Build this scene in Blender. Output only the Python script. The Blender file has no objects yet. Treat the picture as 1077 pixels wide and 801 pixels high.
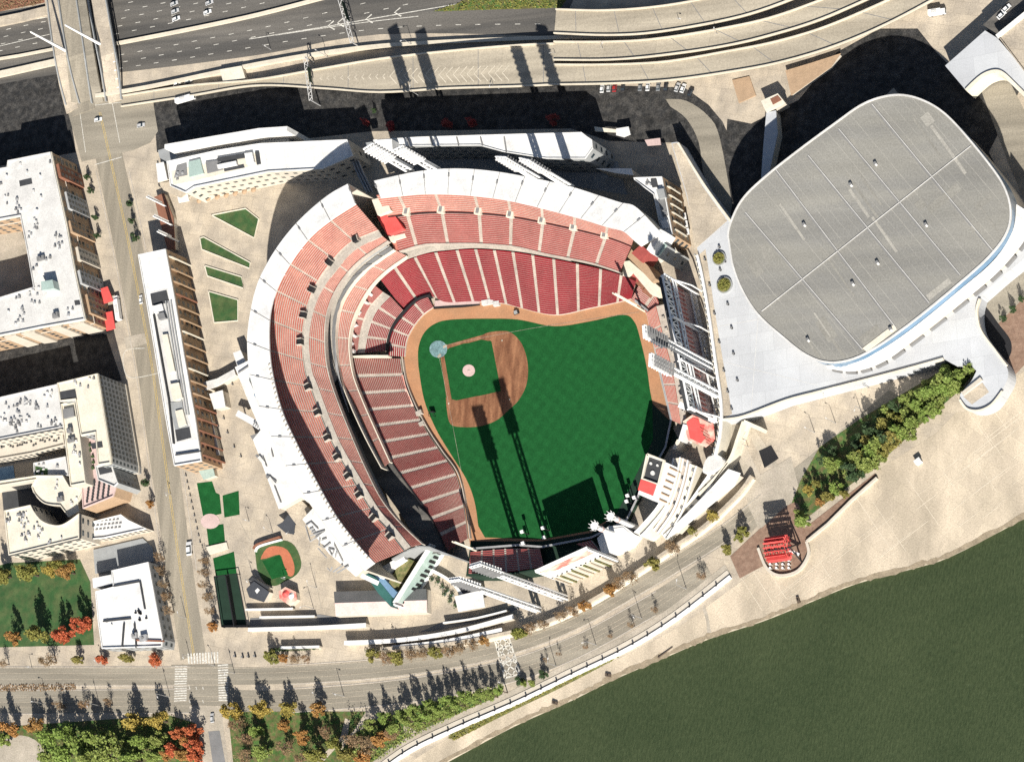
import bpy, bmesh, math, random
from mathutils import Vector, Matrix
RND = random.Random(11)
rad = math.radians
C = bpy.context.scene.collection
SC = bpy.context.scene
# ------------------------------------------------------------------ camera
W, H = 1077.0, 801.0
TH = rad(30.0)          # off-nadir angle of the aerial view
D = 1500.0              # distance from camera to the middle of the ballpark district
GW = 463.0              # metres across the frame at that distance
Lx, Ly = -0.902, 0.432  # direction in the picture in which verticals lean (x right, y up)
ga = Vector((-Lx, -Ly, 0)).normalized()
CAM = ga*(D*math.sin(TH)) + Vector((0, 0, D*math.cos(TH)))
FW = (-CAM).normalized()
u0 = (Vector((0, 0, 1)) - FW*FW.z).normalized()
r0 = FW.cross(u0)
CR = u0*Lx + r0*Ly
CU = u0*Ly - r0*Lx
CR.normalize(); CU.normalize()
def P(px, py, z=0.0):
    """ground-survey helper: the world point at height z seen at pixel (px, py) of the aerial survey picture"""
    u = (px/W-0.5)*GW/D
    v = -(py/H-0.5)*(GW*761/1024)/D
    d = FW + CR*u + CU*v
    t = (z-CAM.z)/d.z
    p = CAM + d*t
    return Vector((p.x, p.y, z))
cd = bpy.data.cameras.new('camera'); co = bpy.data.objects.new('camera', cd); C.objects.link(co)
co.matrix_world = Matrix(((CR.x, CU.x, -FW.x, CAM.x), (CR.y, CU.y, -FW.y, CAM.y), (CR.z, CU.z, -FW.z, CAM.z), (0, 0, 0, 1)))
cd.sensor_width = 36.0; cd.lens = 36.0*D/GW; cd.clip_end = 20000; cd.clip_start = 10
SC.camera = co
# ------------------------------------------------------------------ light
g0 = P(500, 400); tip = P(500-62, 400-205)
shv = tip-g0
ELEV = math.atan2(81.0, shv.length)
sdir = Vector((-shv.x, -shv.y, 0)).normalized()*math.cos(ELEV) + Vector((0, 0, math.sin(ELEV)))
sl = bpy.data.lights.new('sun', 'SUN'); so = bpy.data.objects.new('sun', sl); C.objects.link(so)
sl.energy = 5.0; sl.angle = rad(0.5); sl.color = (1.0, 0.95, 0.87)
so.rotation_euler = sdir.to_track_quat('Z', 'Y').to_euler(); so.location = (0, 0, 400)
wd = bpy.data.worlds.new('World'); SC.world = wd; wd.use_nodes = True
nt = wd.node_tree; bg = nt.nodes['Background']
sk = nt.nodes.new('ShaderNodeTexSky'); sk.sky_type = 'NISHITA'; sk.sun_disc = False
sk.sun_elevation = ELEV; sk.sun_rotation = math.atan2(sdir.x, sdir.y)
nt.links.new(sk.outputs[0], bg.inputs[0]); bg.inputs[1].default_value = 0.05
SC.view_settings.view_transform = 'Standard'; SC.view_settings.look = 'None'
SC.view_settings.exposure = 0.58; SC.view_settings.gamma = 1.0
SC.cycles.max_bounces = 4; SC.cycles.diffuse_bounces = 2; SC.cycles.glossy_bounces = 2
SC.cycles.transparent_max_bounces = 8; SC.cycles.use_denoising = False
# ------------------------------------------------------------------ materials
M = {}
def mat(key, col, rough=0.8, var=0.18, scale=0.15, fine=0.10, fscale=1.6, col2=None, bump=0.0, metal=0.0, spec=0.3, stretch=None, rnd=0.0):
    """base colour mottled by two scales of noise in world metres"""
    m = bpy.data.materials.new(key); m.use_nodes = True
    n = m.node_tree.nodes; l = m.node_tree.links; b = n['Principled BSDF']
    b.inputs['Roughness'].default_value = rough; b.inputs['Metallic'].default_value = metal
    b.inputs['Specular IOR Level'].default_value = spec
    g = n.new('ShaderNodeNewGeometry')
    src = g.outputs['Position']
    if stretch:
        mp = n.new('ShaderNodeMapping'); mp.inputs['Rotation'].default_value = (0, 0, stretch[0])
        mp.inputs['Scale'].default_value = (stretch[1], stretch[2], 1); l.new(src, mp.inputs[0]); src = mp.outputs[0]
    a = n.new('ShaderNodeTexNoise'); a.inputs['Scale'].default_value = scale; a.inputs['Detail'].default_value = 6
    a.inputs['Roughness'].default_value = 0.65
    f = n.new('ShaderNodeTexNoise'); f.inputs['Scale'].default_value = fscale; f.inputs['Detail'].default_value = 3
    l.new(src, a.inputs['Vector']); l.new(g.outputs['Position'], f.inputs['Vector'])
    mr = n.new('ShaderNodeMapRange'); mr.inputs[1].default_value = 0.3; mr.inputs[2].default_value = 0.7
    mr.inputs[3].default_value = 1-var; mr.inputs[4].default_value = 1+var; l.new(a.outputs['Fac'], mr.inputs[0])
    m2 = n.new('ShaderNodeMapRange'); m2.inputs[1].default_value = 0.3; m2.inputs[2].default_value = 0.7
    m2.inputs[3].default_value = 1-fine; m2.inputs[4].default_value = 1+fine; l.new(f.outputs['Fac'], m2.inputs[0])
    mu = n.new('ShaderNodeMath'); mu.operation = 'MULTIPLY'; l.new(mr.outputs[0], mu.inputs[0]); l.new(m2.outputs[0], mu.inputs[1])
    base = None
    if col2:
        mx = n.new('ShaderNodeMix'); mx.data_type = 'RGBA'; mx.inputs['A'].default_value = (*col, 1); mx.inputs['B'].default_value = (*col2, 1)
        b2 = n.new('ShaderNodeTexNoise'); b2.inputs['Scale'].default_value = scale*1.7; b2.inputs['Detail'].default_value = 4
        l.new(src, b2.inputs['Vector'])
        m3 = n.new('ShaderNodeMapRange'); m3.inputs[1].default_value = 0.38; m3.inputs[2].default_value = 0.62; l.new(b2.outputs['Fac'], m3.inputs[0])
        fac = m3.outputs[0]
        if rnd:
            oi = n.new('ShaderNodeObjectInfo'); ad = n.new('ShaderNodeMix'); ad.inputs['Factor'].default_value = rnd
            l.new(fac, ad.inputs['A']); l.new(oi.outputs['Random'], ad.inputs['B']); fac = ad.outputs[0]
        l.new(fac, mx.inputs['Factor']); base = mx.outputs['Result']
    vm = n.new('ShaderNodeVectorMath'); vm.operation = 'SCALE'
    if base: l.new(base, vm.inputs[0])
    else: vm.inputs[0].default_value = col
    l.new(mu.outputs[0], vm.inputs['Scale']); l.new(vm.outputs[0], b.inputs['Base Color'])
    if bump:
        bp = n.new('ShaderNodeBump'); bp.inputs['Strength'].default_value = bump; bp.inputs['Distance'].default_value = 0.4
        l.new(f.outputs['Fac'], bp.inputs['Height']); l.new(bp.outputs[0], b.inputs['Normal'])
    M[key] = m
    return m
mat('plaza', (.53, .455, .35), var=.17, scale=.07, fine=.17, col2=(.42, .365, .29))
mat('plaza_grey', (.37, .33, .265), var=.2, scale=.08, fine=.18, col2=(.43, .38, .31))
mat('landing', (.60, .51, .385), var=.18, scale=.05, fine=.17, col2=(.45, .385, .29), stretch=(.6, 1, .35))
mat('street', (.24, .215, .17), var=.2, scale=.12, fine=.18, col2=(.31, .275, .215), stretch=(.18, 1, .07))
mat('street_wide', (.30, .27, .215), var=.18, scale=.10, fine=.17, col2=(.23, .207, .165), stretch=(.3, .08, 1))
mat('asphalt', (.088, .084, .078), var=.22, scale=.10, fine=.22, col2=(.14, .13, .115), stretch=(.2, .06, 1))
mat('lot', (.026, .026, .026), var=.5, scale=.2, fine=.5, col2=(.055, .052, .048))  # asphalt kept near black so sunlit parts pass for building shade
mat('viaduct', (.37, .325, .25), var=.18, scale=.10, fine=.15, col2=(.47, .415, .32), stretch=(.1, .06, 1))
mat('barrier', (.62, .56, .45), var=.1, fine=.1)
mat('white_roof', (.70, .695, .675), var=.16, scale=.16, fine=.10)
mat('cream_roof', (.68, .63, .52), var=.13, scale=.12, fine=.10)
mat('pale_roof', (.60, .59, .565), var=.15, scale=.12, fine=.12)
mat('white_steel', (.80, .80, .79), var=.06, fine=.05, rough=.5)
mat('grey_roof', (.20, .20, .20), var=.15, fine=.08)
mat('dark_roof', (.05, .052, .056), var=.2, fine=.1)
mat('arena_roof', (.275, .266, .236), var=.16, scale=.06, fine=.17, fscale=1.5, col2=(.235, .23, .212), stretch=(-.66, .16, 1))
mat('roof_patch_dark', (.265, .255, .225), var=.16, scale=.1, fine=.17)
mat('roof_patch_light', (.36, .345, .305), var=.16, scale=.1, fine=.17)
mat('podium', (.515, .53, .545), var=.09, scale=.06, fine=.05)
mat('concrete', (.44, .40, .345), var=.2, fine=.18)
mat('deck_concrete', (.47, .41, .35), var=.2, fine=.18)
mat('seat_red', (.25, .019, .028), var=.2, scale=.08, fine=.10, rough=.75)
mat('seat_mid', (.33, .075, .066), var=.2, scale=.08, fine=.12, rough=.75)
mat('seat_shaded', (.23, .058, .05), var=.2, scale=.08, fine=.14, rough=.75)  # seat red darkened for the bowl turned away from the sun
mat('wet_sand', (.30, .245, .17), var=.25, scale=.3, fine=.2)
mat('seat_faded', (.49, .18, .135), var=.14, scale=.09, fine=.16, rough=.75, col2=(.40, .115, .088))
mat('bright_red', (.70, .10, .09), var=.15, scale=.2, fine=.06, rough=.6)
mat('red_white', (.75, .18, .15), var=.25, scale=.12, fine=.05, rough=.6, col2=(.8, .62, .5))
mat('dirt', (.43, .22, .115), var=.12, scale=.1, fine=.10, col2=(.40, .215, .115))
mat('infield', (.17, .072, .036), var=.22, scale=.2, fine=.2, col2=(.29, .14, .072), stretch=(1.25, 1, .2))
mat('turf', (.013, .086, .024), var=.12, scale=.3, fine=.18, spec=.03)
mat('lawn', (.035, .092, .028), var=.25, scale=.12, fine=.15, col2=(.075, .11, .04))
mat('verge', (.06, .13, .03), var=.35, scale=.25, fine=.25, col2=(.14, .12, .05))
mat('brush', (.22, .19, .09), var=.35, scale=.25, fine=.25, col2=(.12, .14, .05))
mat('clay', (.45, .15, .08), var=.12)
mat('brick', (.24, .11, .07), var=.15, scale=.3, fine=.12)
mat('tan_brick', (.40, .28, .18), var=.12, scale=.3, fine=.12)
mat('wall_cream', (.55, .50, .42), var=.08, fine=.07)
mat('wall_grey', (.30, .31, .31), var=.12, fine=.08)
mat('glass', (.03, .045, .055), rough=.15, var=.3, fine=.05, spec=.6)
mat('teal_glass', (.045, .13, .115), rough=.2, var=.2, spec=.6)
mat('pale_glass', (.36, .46, .42), rough=.3, var=.12, spec=.5)
mat('blue_glass', (.16, .27, .40), rough=.2, var=.15, spec=.6)
mat('black', (.02, .02, .022), var=.2, rough=.6)
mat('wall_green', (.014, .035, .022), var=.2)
mat('paint', (.58, .56, .50), var=.3, scale=.8, fine=.2)
mat('paint_yellow', (.52, .38, .12), var=.2, scale=.8, fine=.2)
mat('steel', (.42, .42, .42), metal=.3, rough=.5)
mat('bark', (.10, .075, .055), var=.2)
mat('paver', (.22, .14, .10), var=.15, scale=.3, fine=.15, col2=(.27, .18, .13))
mat('hut_roof', (.06, .065, .075), var=.2)
mat('pink', (.56, .42, .39), var=.12)
mat('faded_red', (.52, .21, .18), var=.18, scale=.3)
mat('mid_grey', (.40, .41, .41), var=.15, scale=.3)
mat('plate_grass', (.15, .25, .26), var=.35, scale=.4, fine=.2)
mat('chalk', (.40, .36, .29), var=.3, scale=.5, fine=.3)
mat('worn_paint', (.46, .40, .31), var=.25, scale=.6, fine=.2)
mat('joint', (.70, .62, .49), var=.1)
for k, c1, c2 in (('leaf_orange', (.36, .15, .045), (.27, .17, .05)), ('leaf_red', (.40, .075, .035), (.42, .14, .05)), ('leaf_yellow', (.36, .25, .05), (.24, .21, .05)),
                  ('leaf_olive', (.16, .18, .035), (.22, .18, .05)), ('leaf_green', (.14, .23, .04), (.22, .24, .065)), ('leaf_dark', (.035, .065, .025), (.05, .085, .03)),
                  ('leaf_rust', (.24, .14, .075), (.19, .14, .075)), ('leaf_crimson', (.33, .035, .035), (.25, .05, .04))):
    m = mat(k, c1, var=.35, scale=.8, fine=.25, fscale=3, col2=c2, rough=.7, rnd=.5)
for k, c in (('car_white', (.75, .75, .74)), ('car_grey', (.22, .23, .24)), ('car_black', (.03, .03, .035)), ('car_red', (.35, .03, .03)), ('car_blue', (.05, .09, .2)), ('car_silver', (.5, .5, .5))):
    mat(k, c, rough=.3, var=.03, fine=.02, spec=.6)
# slab joints in the big pavings
def slabs(key, size, amt, ang):
    m = M[key]; n = m.node_tree.nodes; l = m.node_tree.links; b = n['Principled BSDF']; old = b.inputs['Base Color'].links[0].from_socket
    g = n.new('ShaderNodeNewGeometry'); mp = n.new('ShaderNodeMapping'); mp.inputs['Rotation'].default_value = (0, 0, ang); l.new(g.outputs['Position'], mp.inputs[0])
    bt = n.new('ShaderNodeTexBrick'); bt.inputs['Scale'].default_value = 1.0; bt.inputs['Brick Width'].default_value = size; bt.inputs['Row Height'].default_value = size*.8; bt.inputs['Mortar Size'].default_value = .09; bt.inputs['Mortar Smooth'].default_value = .3
    bt.inputs['Color1'].default_value = (1, 1, 1, 1); bt.inputs['Color2'].default_value = (.90, .90, .91, 1); bt.inputs['Mortar'].default_value = (amt, amt, amt, 1)
    l.new(mp.outputs[0], bt.inputs['Vector']); mx = n.new('ShaderNodeMix'); mx.data_type = 'RGBA'; mx.blend_type = 'MULTIPLY'; mx.inputs['Factor'].default_value = 1
    l.new(old, mx.inputs['A']); l.new(bt.outputs['Color'], mx.inputs['B']); l.new(mx.outputs['Result'], b.inputs['Base Color'])
slabs('plaza', 7, .72, .2); slabs('podium', 11, .80, -.1); slabs('landing', 9, .80, .62); slabs('viaduct', 26, .8, .1)
# river water
m = bpy.data.materials.new('water'); m.use_nodes = True; M['water'] = m
n = m.node_tree.nodes; l = m.node_tree.links; b = n['Principled BSDF']
b.inputs['Roughness'].default_value = .35; b.inputs['Specular IOR Level'].default_value = .15
g = n.new('ShaderNodeNewGeometry')
mp = n.new('ShaderNodeMapping'); mp.inputs['Rotation'].default_value = (0, 0, .75); mp.inputs['Scale'].default_value = (1, .3, 1)
l.new(g.outputs['Position'], mp.inputs[0])
w1 = n.new('ShaderNodeTexNoise'); w1.inputs['Scale'].default_value = 1.15; w1.inputs['Detail'].default_value = 4; w1.inputs['Roughness'].default_value = .7
w2 = n.new('ShaderNodeTexNoise'); w2.inputs['Scale'].default_value = .03; w2.inputs['Detail'].default_value = 4
l.new(mp.outputs[0], w1.inputs['Vector']); l.new(g.outputs['Position'], w2.inputs['Vector'])
rp = n.new('ShaderNodeValToRGB'); rp.color_ramp.elements[0].position = .3; rp.color_ramp.elements[0].color = (.030, .046, .021, 1)
rp.color_ramp.elements[1].position = .7; rp.color_ramp.elements[1].color = (.066, .085, .040, 1)
mxw = n.new('ShaderNodeMath'); mxw.operation = 'MULTIPLY_ADD'; mxw.inputs[1].default_value = .7
hf = n.new('ShaderNodeMath'); hf.operation = 'MULTIPLY'; hf.inputs[1].default_value = .3
l.new(w2.outputs['Fac'], hf.inputs[0]); l.new(w1.outputs['Fac'], mxw.inputs[0]); l.new(hf.outputs[0], mxw.inputs[2])
l.new(mxw.outputs[0], rp.inputs[0]); l.new(rp.outputs[0], b.inputs['Base Color'])
bp = n.new('ShaderNodeBump'); bp.inputs['Strength'].default_value = .8; bp.inputs['Distance'].default_value = .8
l.new(w1.outputs['Fac'], bp.inputs['Height']); l.new(bp.outputs[0], b.inputs['Normal'])
# mown outfield pattern : crossing mowing passes bend the blades two ways
m = M['turf']; n = m.node_tree.nodes; l = m.node_tree.links; b = n['Principled BSDF']
old = b.inputs['Base Color'].links[0].from_socket
g = n.new('ShaderNodeNewGeometry'); acc = None
for ang in (.62, -.95):
    mp = n.new('ShaderNodeMapping'); mp.inputs['Rotation'].default_value = (0, 0, ang); l.new(g.outputs['Position'], mp.inputs[0])
    wv = n.new('ShaderNodeTexWave'); wv.inputs['Scale'].default_value = .062; wv.inputs['Distortion'].default_value = .4; wv.inputs['Detail'].default_value = 1
    l.new(mp.outputs[0], wv.inputs['Vector'])
    r = n.new('ShaderNodeMapRange'); r.inputs[1].default_value = .25; r.inputs[2].default_value = .75; r.inputs[3].default_value = .965; r.inputs[4].default_value = 1.045
    l.new(wv.outputs['Fac'], r.inputs[0])
    if acc is None: acc = r.outputs[0]
    else:
        mu = n.new('ShaderNodeMath'); mu.operation = 'MULTIPLY'; l.new(acc, mu.inputs[0]); l.new(r.outputs[0], mu.inputs[1]); acc = mu.outputs[0]
vm = n.new('ShaderNodeVectorMath'); vm.operation = 'SCALE'; l.new(old, vm.inputs[0]); l.new(acc, vm.inputs['Scale']); l.new(vm.outputs[0], b.inputs['Base Color'])
# ------------------------------------------------------------------ geometry helpers
def cr(pts, n=6):
    """smooth a polyline through its points"""
    out = []
    for i in range(len(pts)-1):
        p0 = pts[max(i-1, 0)]; p1 = pts[i]; p2 = pts[i+1]; p3 = pts[min(i+2, len(pts)-1)]
        for k in range(n):
            t = k/n
            out.append(tuple(.5*(2*b_+(c_-a_)*t+(2*a_-5*b_+4*c_-d_)*t*t+(3*b_-a_-3*c_+d_)*t**3) for a_, b_, c_, d_ in zip(p0, p1, p2, p3)))
    out.append(tuple(pts[-1]))
    return out
def resample(pts, n):
    acc = [0.0]
    for a_, b_ in zip(pts, pts[1:]): acc.append(acc[-1]+math.dist(a_, b_))
    out = []; j = 0
    for i in range(n+1):
        s = acc[-1]*i/n
        while j < len(pts)-2 and acc[j+1] < s: j += 1
        t = (s-acc[j])/max(acc[j+1]-acc[j], 1e-9)
        out.append(tuple(x+(y-x)*t for x, y in zip(pts[j], pts[j+1])))
    return out
def closed(pts, n=6):
    q = [pts[-2], pts[-1]]+list(pts)+[pts[0], pts[1]]
    c = cr(q, n); return c[2*n:-2*n-0 or None][:len(pts)*n]
class MB:
    def __init__(s): s.v = []; s.f = []
    def face(s, pts):
        i = len(s.v); s.v += [Vector(p) for p in pts]; s.f.append(list(range(i, i+len(pts)))); return s
    def prism(s, top, z0, z1, cap=True):
        """top: world points (any z); walls from z1 down to z0"""
        n_ = len(top); i = len(s.v)
        ar = sum(top[k].x*top[(k+1) % n_].y-top[(k+1) % n_].x*top[k].y for k in range(n_))
        if ar < 0: top = top[::-1]
        s.v += [Vector((p.x, p.y, z1)) for p in top]+[Vector((p.x, p.y, z0)) for p in top]
        if cap: s.f.append(list(range(i, i+n_)))
        for k in range(n_): s.f.append([i+n_+k, i+n_+(k+1) % n_, i+(k+1) % n_, i+k])
        return s
    def box(s, c, sx, sy, sz, ang=0.0):
        """c = centre of the bottom"""
        ca, sa = math.cos(ang), math.sin(ang)
        q = [Vector((c[0]+x*ca-y*sa, c[1]+x*sa+y*ca, 0)) for x, y in ((-sx/2, -sy/2), (sx/2, -sy/2), (sx/2, sy/2), (-sx/2, sy/2))]
        return s.prism(q, c[2], c[2]+sz)
    def tube(s, a, b, r, r2=None, n=6):
        a = Vector(a); b = Vector(b); r2 = r if r2 is None else r2
        d = (b-a).normalized(); x = d.orthogonal().normalized(); y = d.cross(x); i = len(s.v)
        for c, q in ((a, r), (b, r2)):
            for k in range(n): s.v.append(c+(x*math.cos(2*math.pi*k/n)+y*math.sin(2*math.pi*k/n))*q)
        for k in range(n): s.f.append([i+k, i+(k+1) % n, i+n+(k+1) % n, i+n+k])
        s.f.append([i+k for k in range(n)][::-1]); s.f.append([i+n+k for k in range(n)])
        return s
    def ribbon(s, pts, h, up=None):
        """pts: world centre line; flat ribbon of half-width h in plan, kept at the points' z"""
        L_ = []
        for k, p in enumerate(pts):
            d = (pts[min(k+1, len(pts)-1)]-pts[max(k-1, 0)]); d.z = 0; d.normalize(); q = Vector((-d.y, d.x, 0))
            hh = h[k] if isinstance(h, (list, tuple)) else h
            L_.append((p+q*hh, p-q*hh))
        i = len(s.v)
        for a_, b_ in L_: s.v += [a_, b_]
        for k in range(len(pts)-1): s.f.append([i+2*k, i+2*k+1, i+2*k+3, i+2*k+2])
        return s
    def slab(s, pts, h, t):
        """thick ribbon"""
        n0 = len(s.v); s.ribbon(pts, h); n_ = len(pts)
        top = s.v[n0:]; i = len(s.v)
        s.v += [p-Vector((0, 0, t)) for p in top]
        for k in range(n_-1):
            s.f.append([i+2*k+1, i+2*k, i+2*k+2, i+2*k+3])
            s.f.append([n0+2*k, n0+2*k+2, i+2*k+2, i+2*k]); s.f.append([n0+2*k+3, n0+2*k+1, i+2*k+1, i+2*k+3])
        s.f.append([n0, i, i+1, n0+1]); e = 2*(n_-1); s.f.append([n0+e+1, i+e+1, i+e, n0+e])
        return s
    def build(s, name, m, parent=None, smooth=False):
        me = bpy.data.meshes.new(name); off = Vector((0, 0, 0))
        if parent is not None:
            q = parent
            while q is not None: off += q.location; q = q.parent
        me.from_pydata([tuple(p-off) for p in s.v], [], s.f); me.update()
        me.materials.append(M[m] if isinstance(m, str) else m)
        if smooth:
            for p in me.polygons: p.use_smooth = True
        o = bpy.data.objects.new(name, me); C.objects.link(o)
        if parent is not None: o.parent = parent
        return o
def tag(o, label=None, cat=None, group=None, kind=None):
    if label: o['label'] = label
    if cat: o['category'] = cat
    if group: o['group'] = group
    if kind: o['kind'] = kind
    return o
def thing(name, label, cat, loc, group=None, rz=0.0):
    o = bpy.data.objects.new(name, None); C.objects.link(o); o.location = loc; o.rotation_euler = (0, 0, rz); o.empty_display_size = 1
    return tag(o, label, cat, group)
def kids(o): return list(o.children)
def dup(root, loc, rz=0.0, sc=(1, 1, 1), label=None, group=None):
    r = root.copy(); C.objects.link(r); r.location = loc; r.rotation_euler = (0, 0, rz); r.scale = sc
    if label: r['label'] = label
    if group: r['group'] = group
    for ch in kids(root):
        c = ch.copy(); C.objects.link(c); c.parent = r
        for g_ in kids(ch):
            d_ = g_.copy(); C.objects.link(d_); d_.parent = c
    return r
def PP(pts, z=0.0): return [P(x, y, z) for x, y in pts]
NSH = [0]
def lay():
    NSH[0] += 1; return NSH[0]*.0007
def sheet(name, pts, z, m, kind='structure'):
    z += lay(); q = PP(pts, z); n_ = len(q)
    if sum(q[k].x*q[(k+1) % n_].y-q[(k+1) % n_].x*q[k].y for k in range(n_)) < 0: q = q[::-1]
    o = MB().face(q).build(name, m); tag(o, kind=kind); return o
def ring(pts, off):
    """inset a world polygon by off metres"""
    n_ = len(pts); ar = sum(pts[k].x*pts[(k+1) % n_].y-pts[(k+1) % n_].x*pts[k].y for k in range(n_))
    sg = 1 if ar > 0 else -1; out = []
    for k in range(n_):
        a_, b_, c_ = pts[k-1], pts[k], pts[(k+1) % n_]
        d1 = (b_-a_); d2 = (c_-b_); d1.z = d2.z = 0; d1.normalize(); d2.normalize()
        n1 = Vector((-d1.y, d1.x, 0))*sg; n2 = Vector((-d2.y, d2.x, 0))*sg
        bi = n1+n2
        if bi.length < .3: bi = n1
        bi.normalize(); out.append(b_+bi*(off/max(.4, bi.dot(n1))))
    return out
def inside(p, poly):
    c = False; j = len(poly)-1
    for i in range(len(poly)):
        if ((poly[i][1] > p[1]) != (poly[j][1] > p[1])) and p[0] < (poly[j][0]-poly[i][0])*(p[1]-poly[i][1])/(poly[j][1]-poly[i][1]+1e-12)+poly[i][0]: c = not c
        j = i
    return c
ORD = ['first', 'second', 'third', 'fourth', 'fifth', 'sixth', 'seventh', 'eighth', 'ninth', 'tenth', 'eleventh', 'twelfth', 'thirteenth', 'fourteenth', 'fifteenth', 'sixteenth', 'seventeenth', 'eighteenth', 'nineteenth', 'twentieth']
def ordn(i):
    if i < 20: return ORD[i]
    tens = {2: 'twenty', 3: 'thirty', 4: 'forty', 5: 'fifty'}[(i+1)//10]
    return tens+'-'+ORD[(i+1) % 10-1] if (i+1) % 10 else {3: 'thirtieth', 4: 'fortieth', 5: 'fiftieth'}[(i+1)//10]
# ================================================================== SETTING: ground, river, roads
bank = cr([(380, 850), (480, 795), (540, 763), (600, 736), (640, 716), (700, 690), (745, 671), (800, 653), (850, 633), (900, 613), (960, 597), (1000, 584), (1077, 544), (1160, 500)], 4)
gp = [(-2600, 3200)]+bank+[(3600, -900), (3600, -2600), (-2600, -2600)]
o = MB().prism(PP(gp, 0), -2.0, 0).build('ground', 'plaza'); tag(o, kind='structure')
o = MB().face([P(-3000, -3000, -1.6), P(-3000, 4200, -1.6), P(4200, 4200, -1.6), P(4200, -3000, -1.6)]).build('river_water', 'water'); tag(o, kind='structure')
# broad sloping landing down to the river
sheet('landing_pavement', [(1160, 350), (1062, 398), (1040, 430), (1005, 434), (985, 455), (930, 490), (893, 520), (850, 562), (852, 585), (838, 602), (815, 606), (795, 600), (765, 622), (740, 640)]+[(x, y-1) for x, y in bank if x > 740], .03, 'landing')
sheet('shore_strip', cr([(400, 822), (470, 777), (540, 742), (600, 716), (660, 688), (720, 655), (752, 632)], 4)+[(x, y-1) for x, y in bank if 405 < x < 752][::-1], .03, 'landing')
sheet('shore_brush', cr([(470, 772), (530, 742), (600, 710), (650, 688)], 4)+cr([(645, 694), (590, 723), (540, 747), (480, 777)], 4), .05, 'brush')
wr = random.Random(21); o = MB().ribbon([P(x+wr.uniform(-.8, .8), y-1.7+wr.uniform(-.8, .8), .075) for x, y in cr(bank, 3)], [wr.uniform(.5, 1.5) for _ in cr(bank, 3)]).build('wet_shore', 'wet_sand'); tag(o, kind='structure')
# stone joints across the landing
mb = MB(); 
for i in range(170):
    x = RND.uniform(760, 1080); y = RND.uniform(420, 650)
    a = P(x, y, .045); ang = RND.choice((.62, .62+math.pi/2, .62)); d = Vector((math.cos(ang), math.sin(ang), 0)); L_ = RND.uniform(8, 34)
    if y > 640-(x-850)*.44-12 or y < 600-(x-850)*.75: continue
    a.z += i*.0004; mb.ribbon([a, a+d*L_], RND.uniform(.05, .11))
tag(mb.build('landing_joints', 'joint'), kind='structure')
# ---- left street and its cross streets
LS = [(92, 78), (104, 118), (118, 180), (131, 240), (145, 310), (158, 380), (168, 450), (179, 530), (189, 600), (203, 690)]
LW = [15, 16, 16.5, 17, 17, 17, 17, 16, 15.5, 15]
def road(name, pts, hw, z, m, n=6):
    q = cr([(x, y, w) for (x, y), w in zip(pts, hw)], n); z += lay()
    o = MB().ribbon([P(x, y, z) for x, y, w in q], [w*.46 for x, y, w in q]).build(name, m); return tag(o, kind='structure')
road('street', LS, LW, .04, 'street')
sheet('crossing_street', [(70, 113), (160, 101), (166, 138), (158, 150), (140, 158), (86, 170)], .06, 'street_wide')
sheet('raised_crossing', [(130, 355), (152, 350), (155, 361), (133, 367)], .07, 'plaza_grey')
# river parkway: two carriageways with a median
MS = [(-60, 711), (60, 711), (200, 711), (300, 710), (420, 701), (520, 683), (600, 655), (680, 611), (760, 562), (800, 530)]
N1 = [(-60, 738), (60, 738), (200, 737), (300, 737), (420, 727), (530, 707), (610, 678), (690, 634), (745, 598)]
road('parkway_north_lanes', MS, [9]*10, .05, 'street_wide')
road('parkway_south_lanes', N1, [12, 12, 12, 11, 11, 11, 11, 11, 10], .05, 'street_wide')
sheet('junction_pavement', [(180, 699), (245, 698), (246, 741), (184, 743)], .08, 'street_wide')
sheet('park_road', [(199, 742), (232, 742), (240, 801), (250, 850), (218, 850), (207, 801)], .05, 'plaza_grey')
sheet('park_drive', [(219, 769), (231, 768), (242, 830), (228, 832)], .09, 'grey_roof')
sheet('east_street', [(775, 540), (800, 520), (870, 465), (935, 410), (948, 418), (880, 478), (812, 535), (790, 560)], .05, 'street_wide')
sheet('east_street_apron', [(790, 505), (832, 480), (842, 520), (845, 535), (800, 560), (786, 530)], .07, 'plaza_grey')
sheet('lower_road', [(752, 440), (768, 437), (800, 500), (815, 540), (800, 548), (782, 520)], .045, 'plaza_grey')
# streets round the north and east
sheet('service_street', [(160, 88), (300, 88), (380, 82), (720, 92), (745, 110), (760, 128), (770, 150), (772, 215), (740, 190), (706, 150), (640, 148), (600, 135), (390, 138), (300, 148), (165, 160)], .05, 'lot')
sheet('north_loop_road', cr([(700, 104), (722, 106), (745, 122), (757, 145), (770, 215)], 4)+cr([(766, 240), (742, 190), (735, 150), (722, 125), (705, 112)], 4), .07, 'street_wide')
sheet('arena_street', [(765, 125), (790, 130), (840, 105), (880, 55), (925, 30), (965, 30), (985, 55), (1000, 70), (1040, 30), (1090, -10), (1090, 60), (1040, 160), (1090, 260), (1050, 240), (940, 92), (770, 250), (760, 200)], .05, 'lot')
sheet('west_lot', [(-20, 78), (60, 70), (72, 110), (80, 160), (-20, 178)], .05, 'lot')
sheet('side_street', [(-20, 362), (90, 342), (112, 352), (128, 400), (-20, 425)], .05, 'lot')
sheet('east_lane', [(1040, 82), (1060, 82), (1095, 150), (1095, 250), (1060, 170), (1030, 90)], .07, 'street_wide')
sheet('east_terrace', [(1035, 310), (1090, 265), (1090, 370), (1064, 398), (1030, 330)], .06, 'paver')
sheet('underpass_dark', cr([(1032, 318), (1040, 326), (1050, 340), (1062, 356), (1064, 368), (1060, 378), (1056, 384), (1045, 370), (1032, 350), (1029, 330), (1032, 318)], 4)[:-1], .12, 'black')  # flat black sheet, the dark of an opening put into colour
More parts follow.
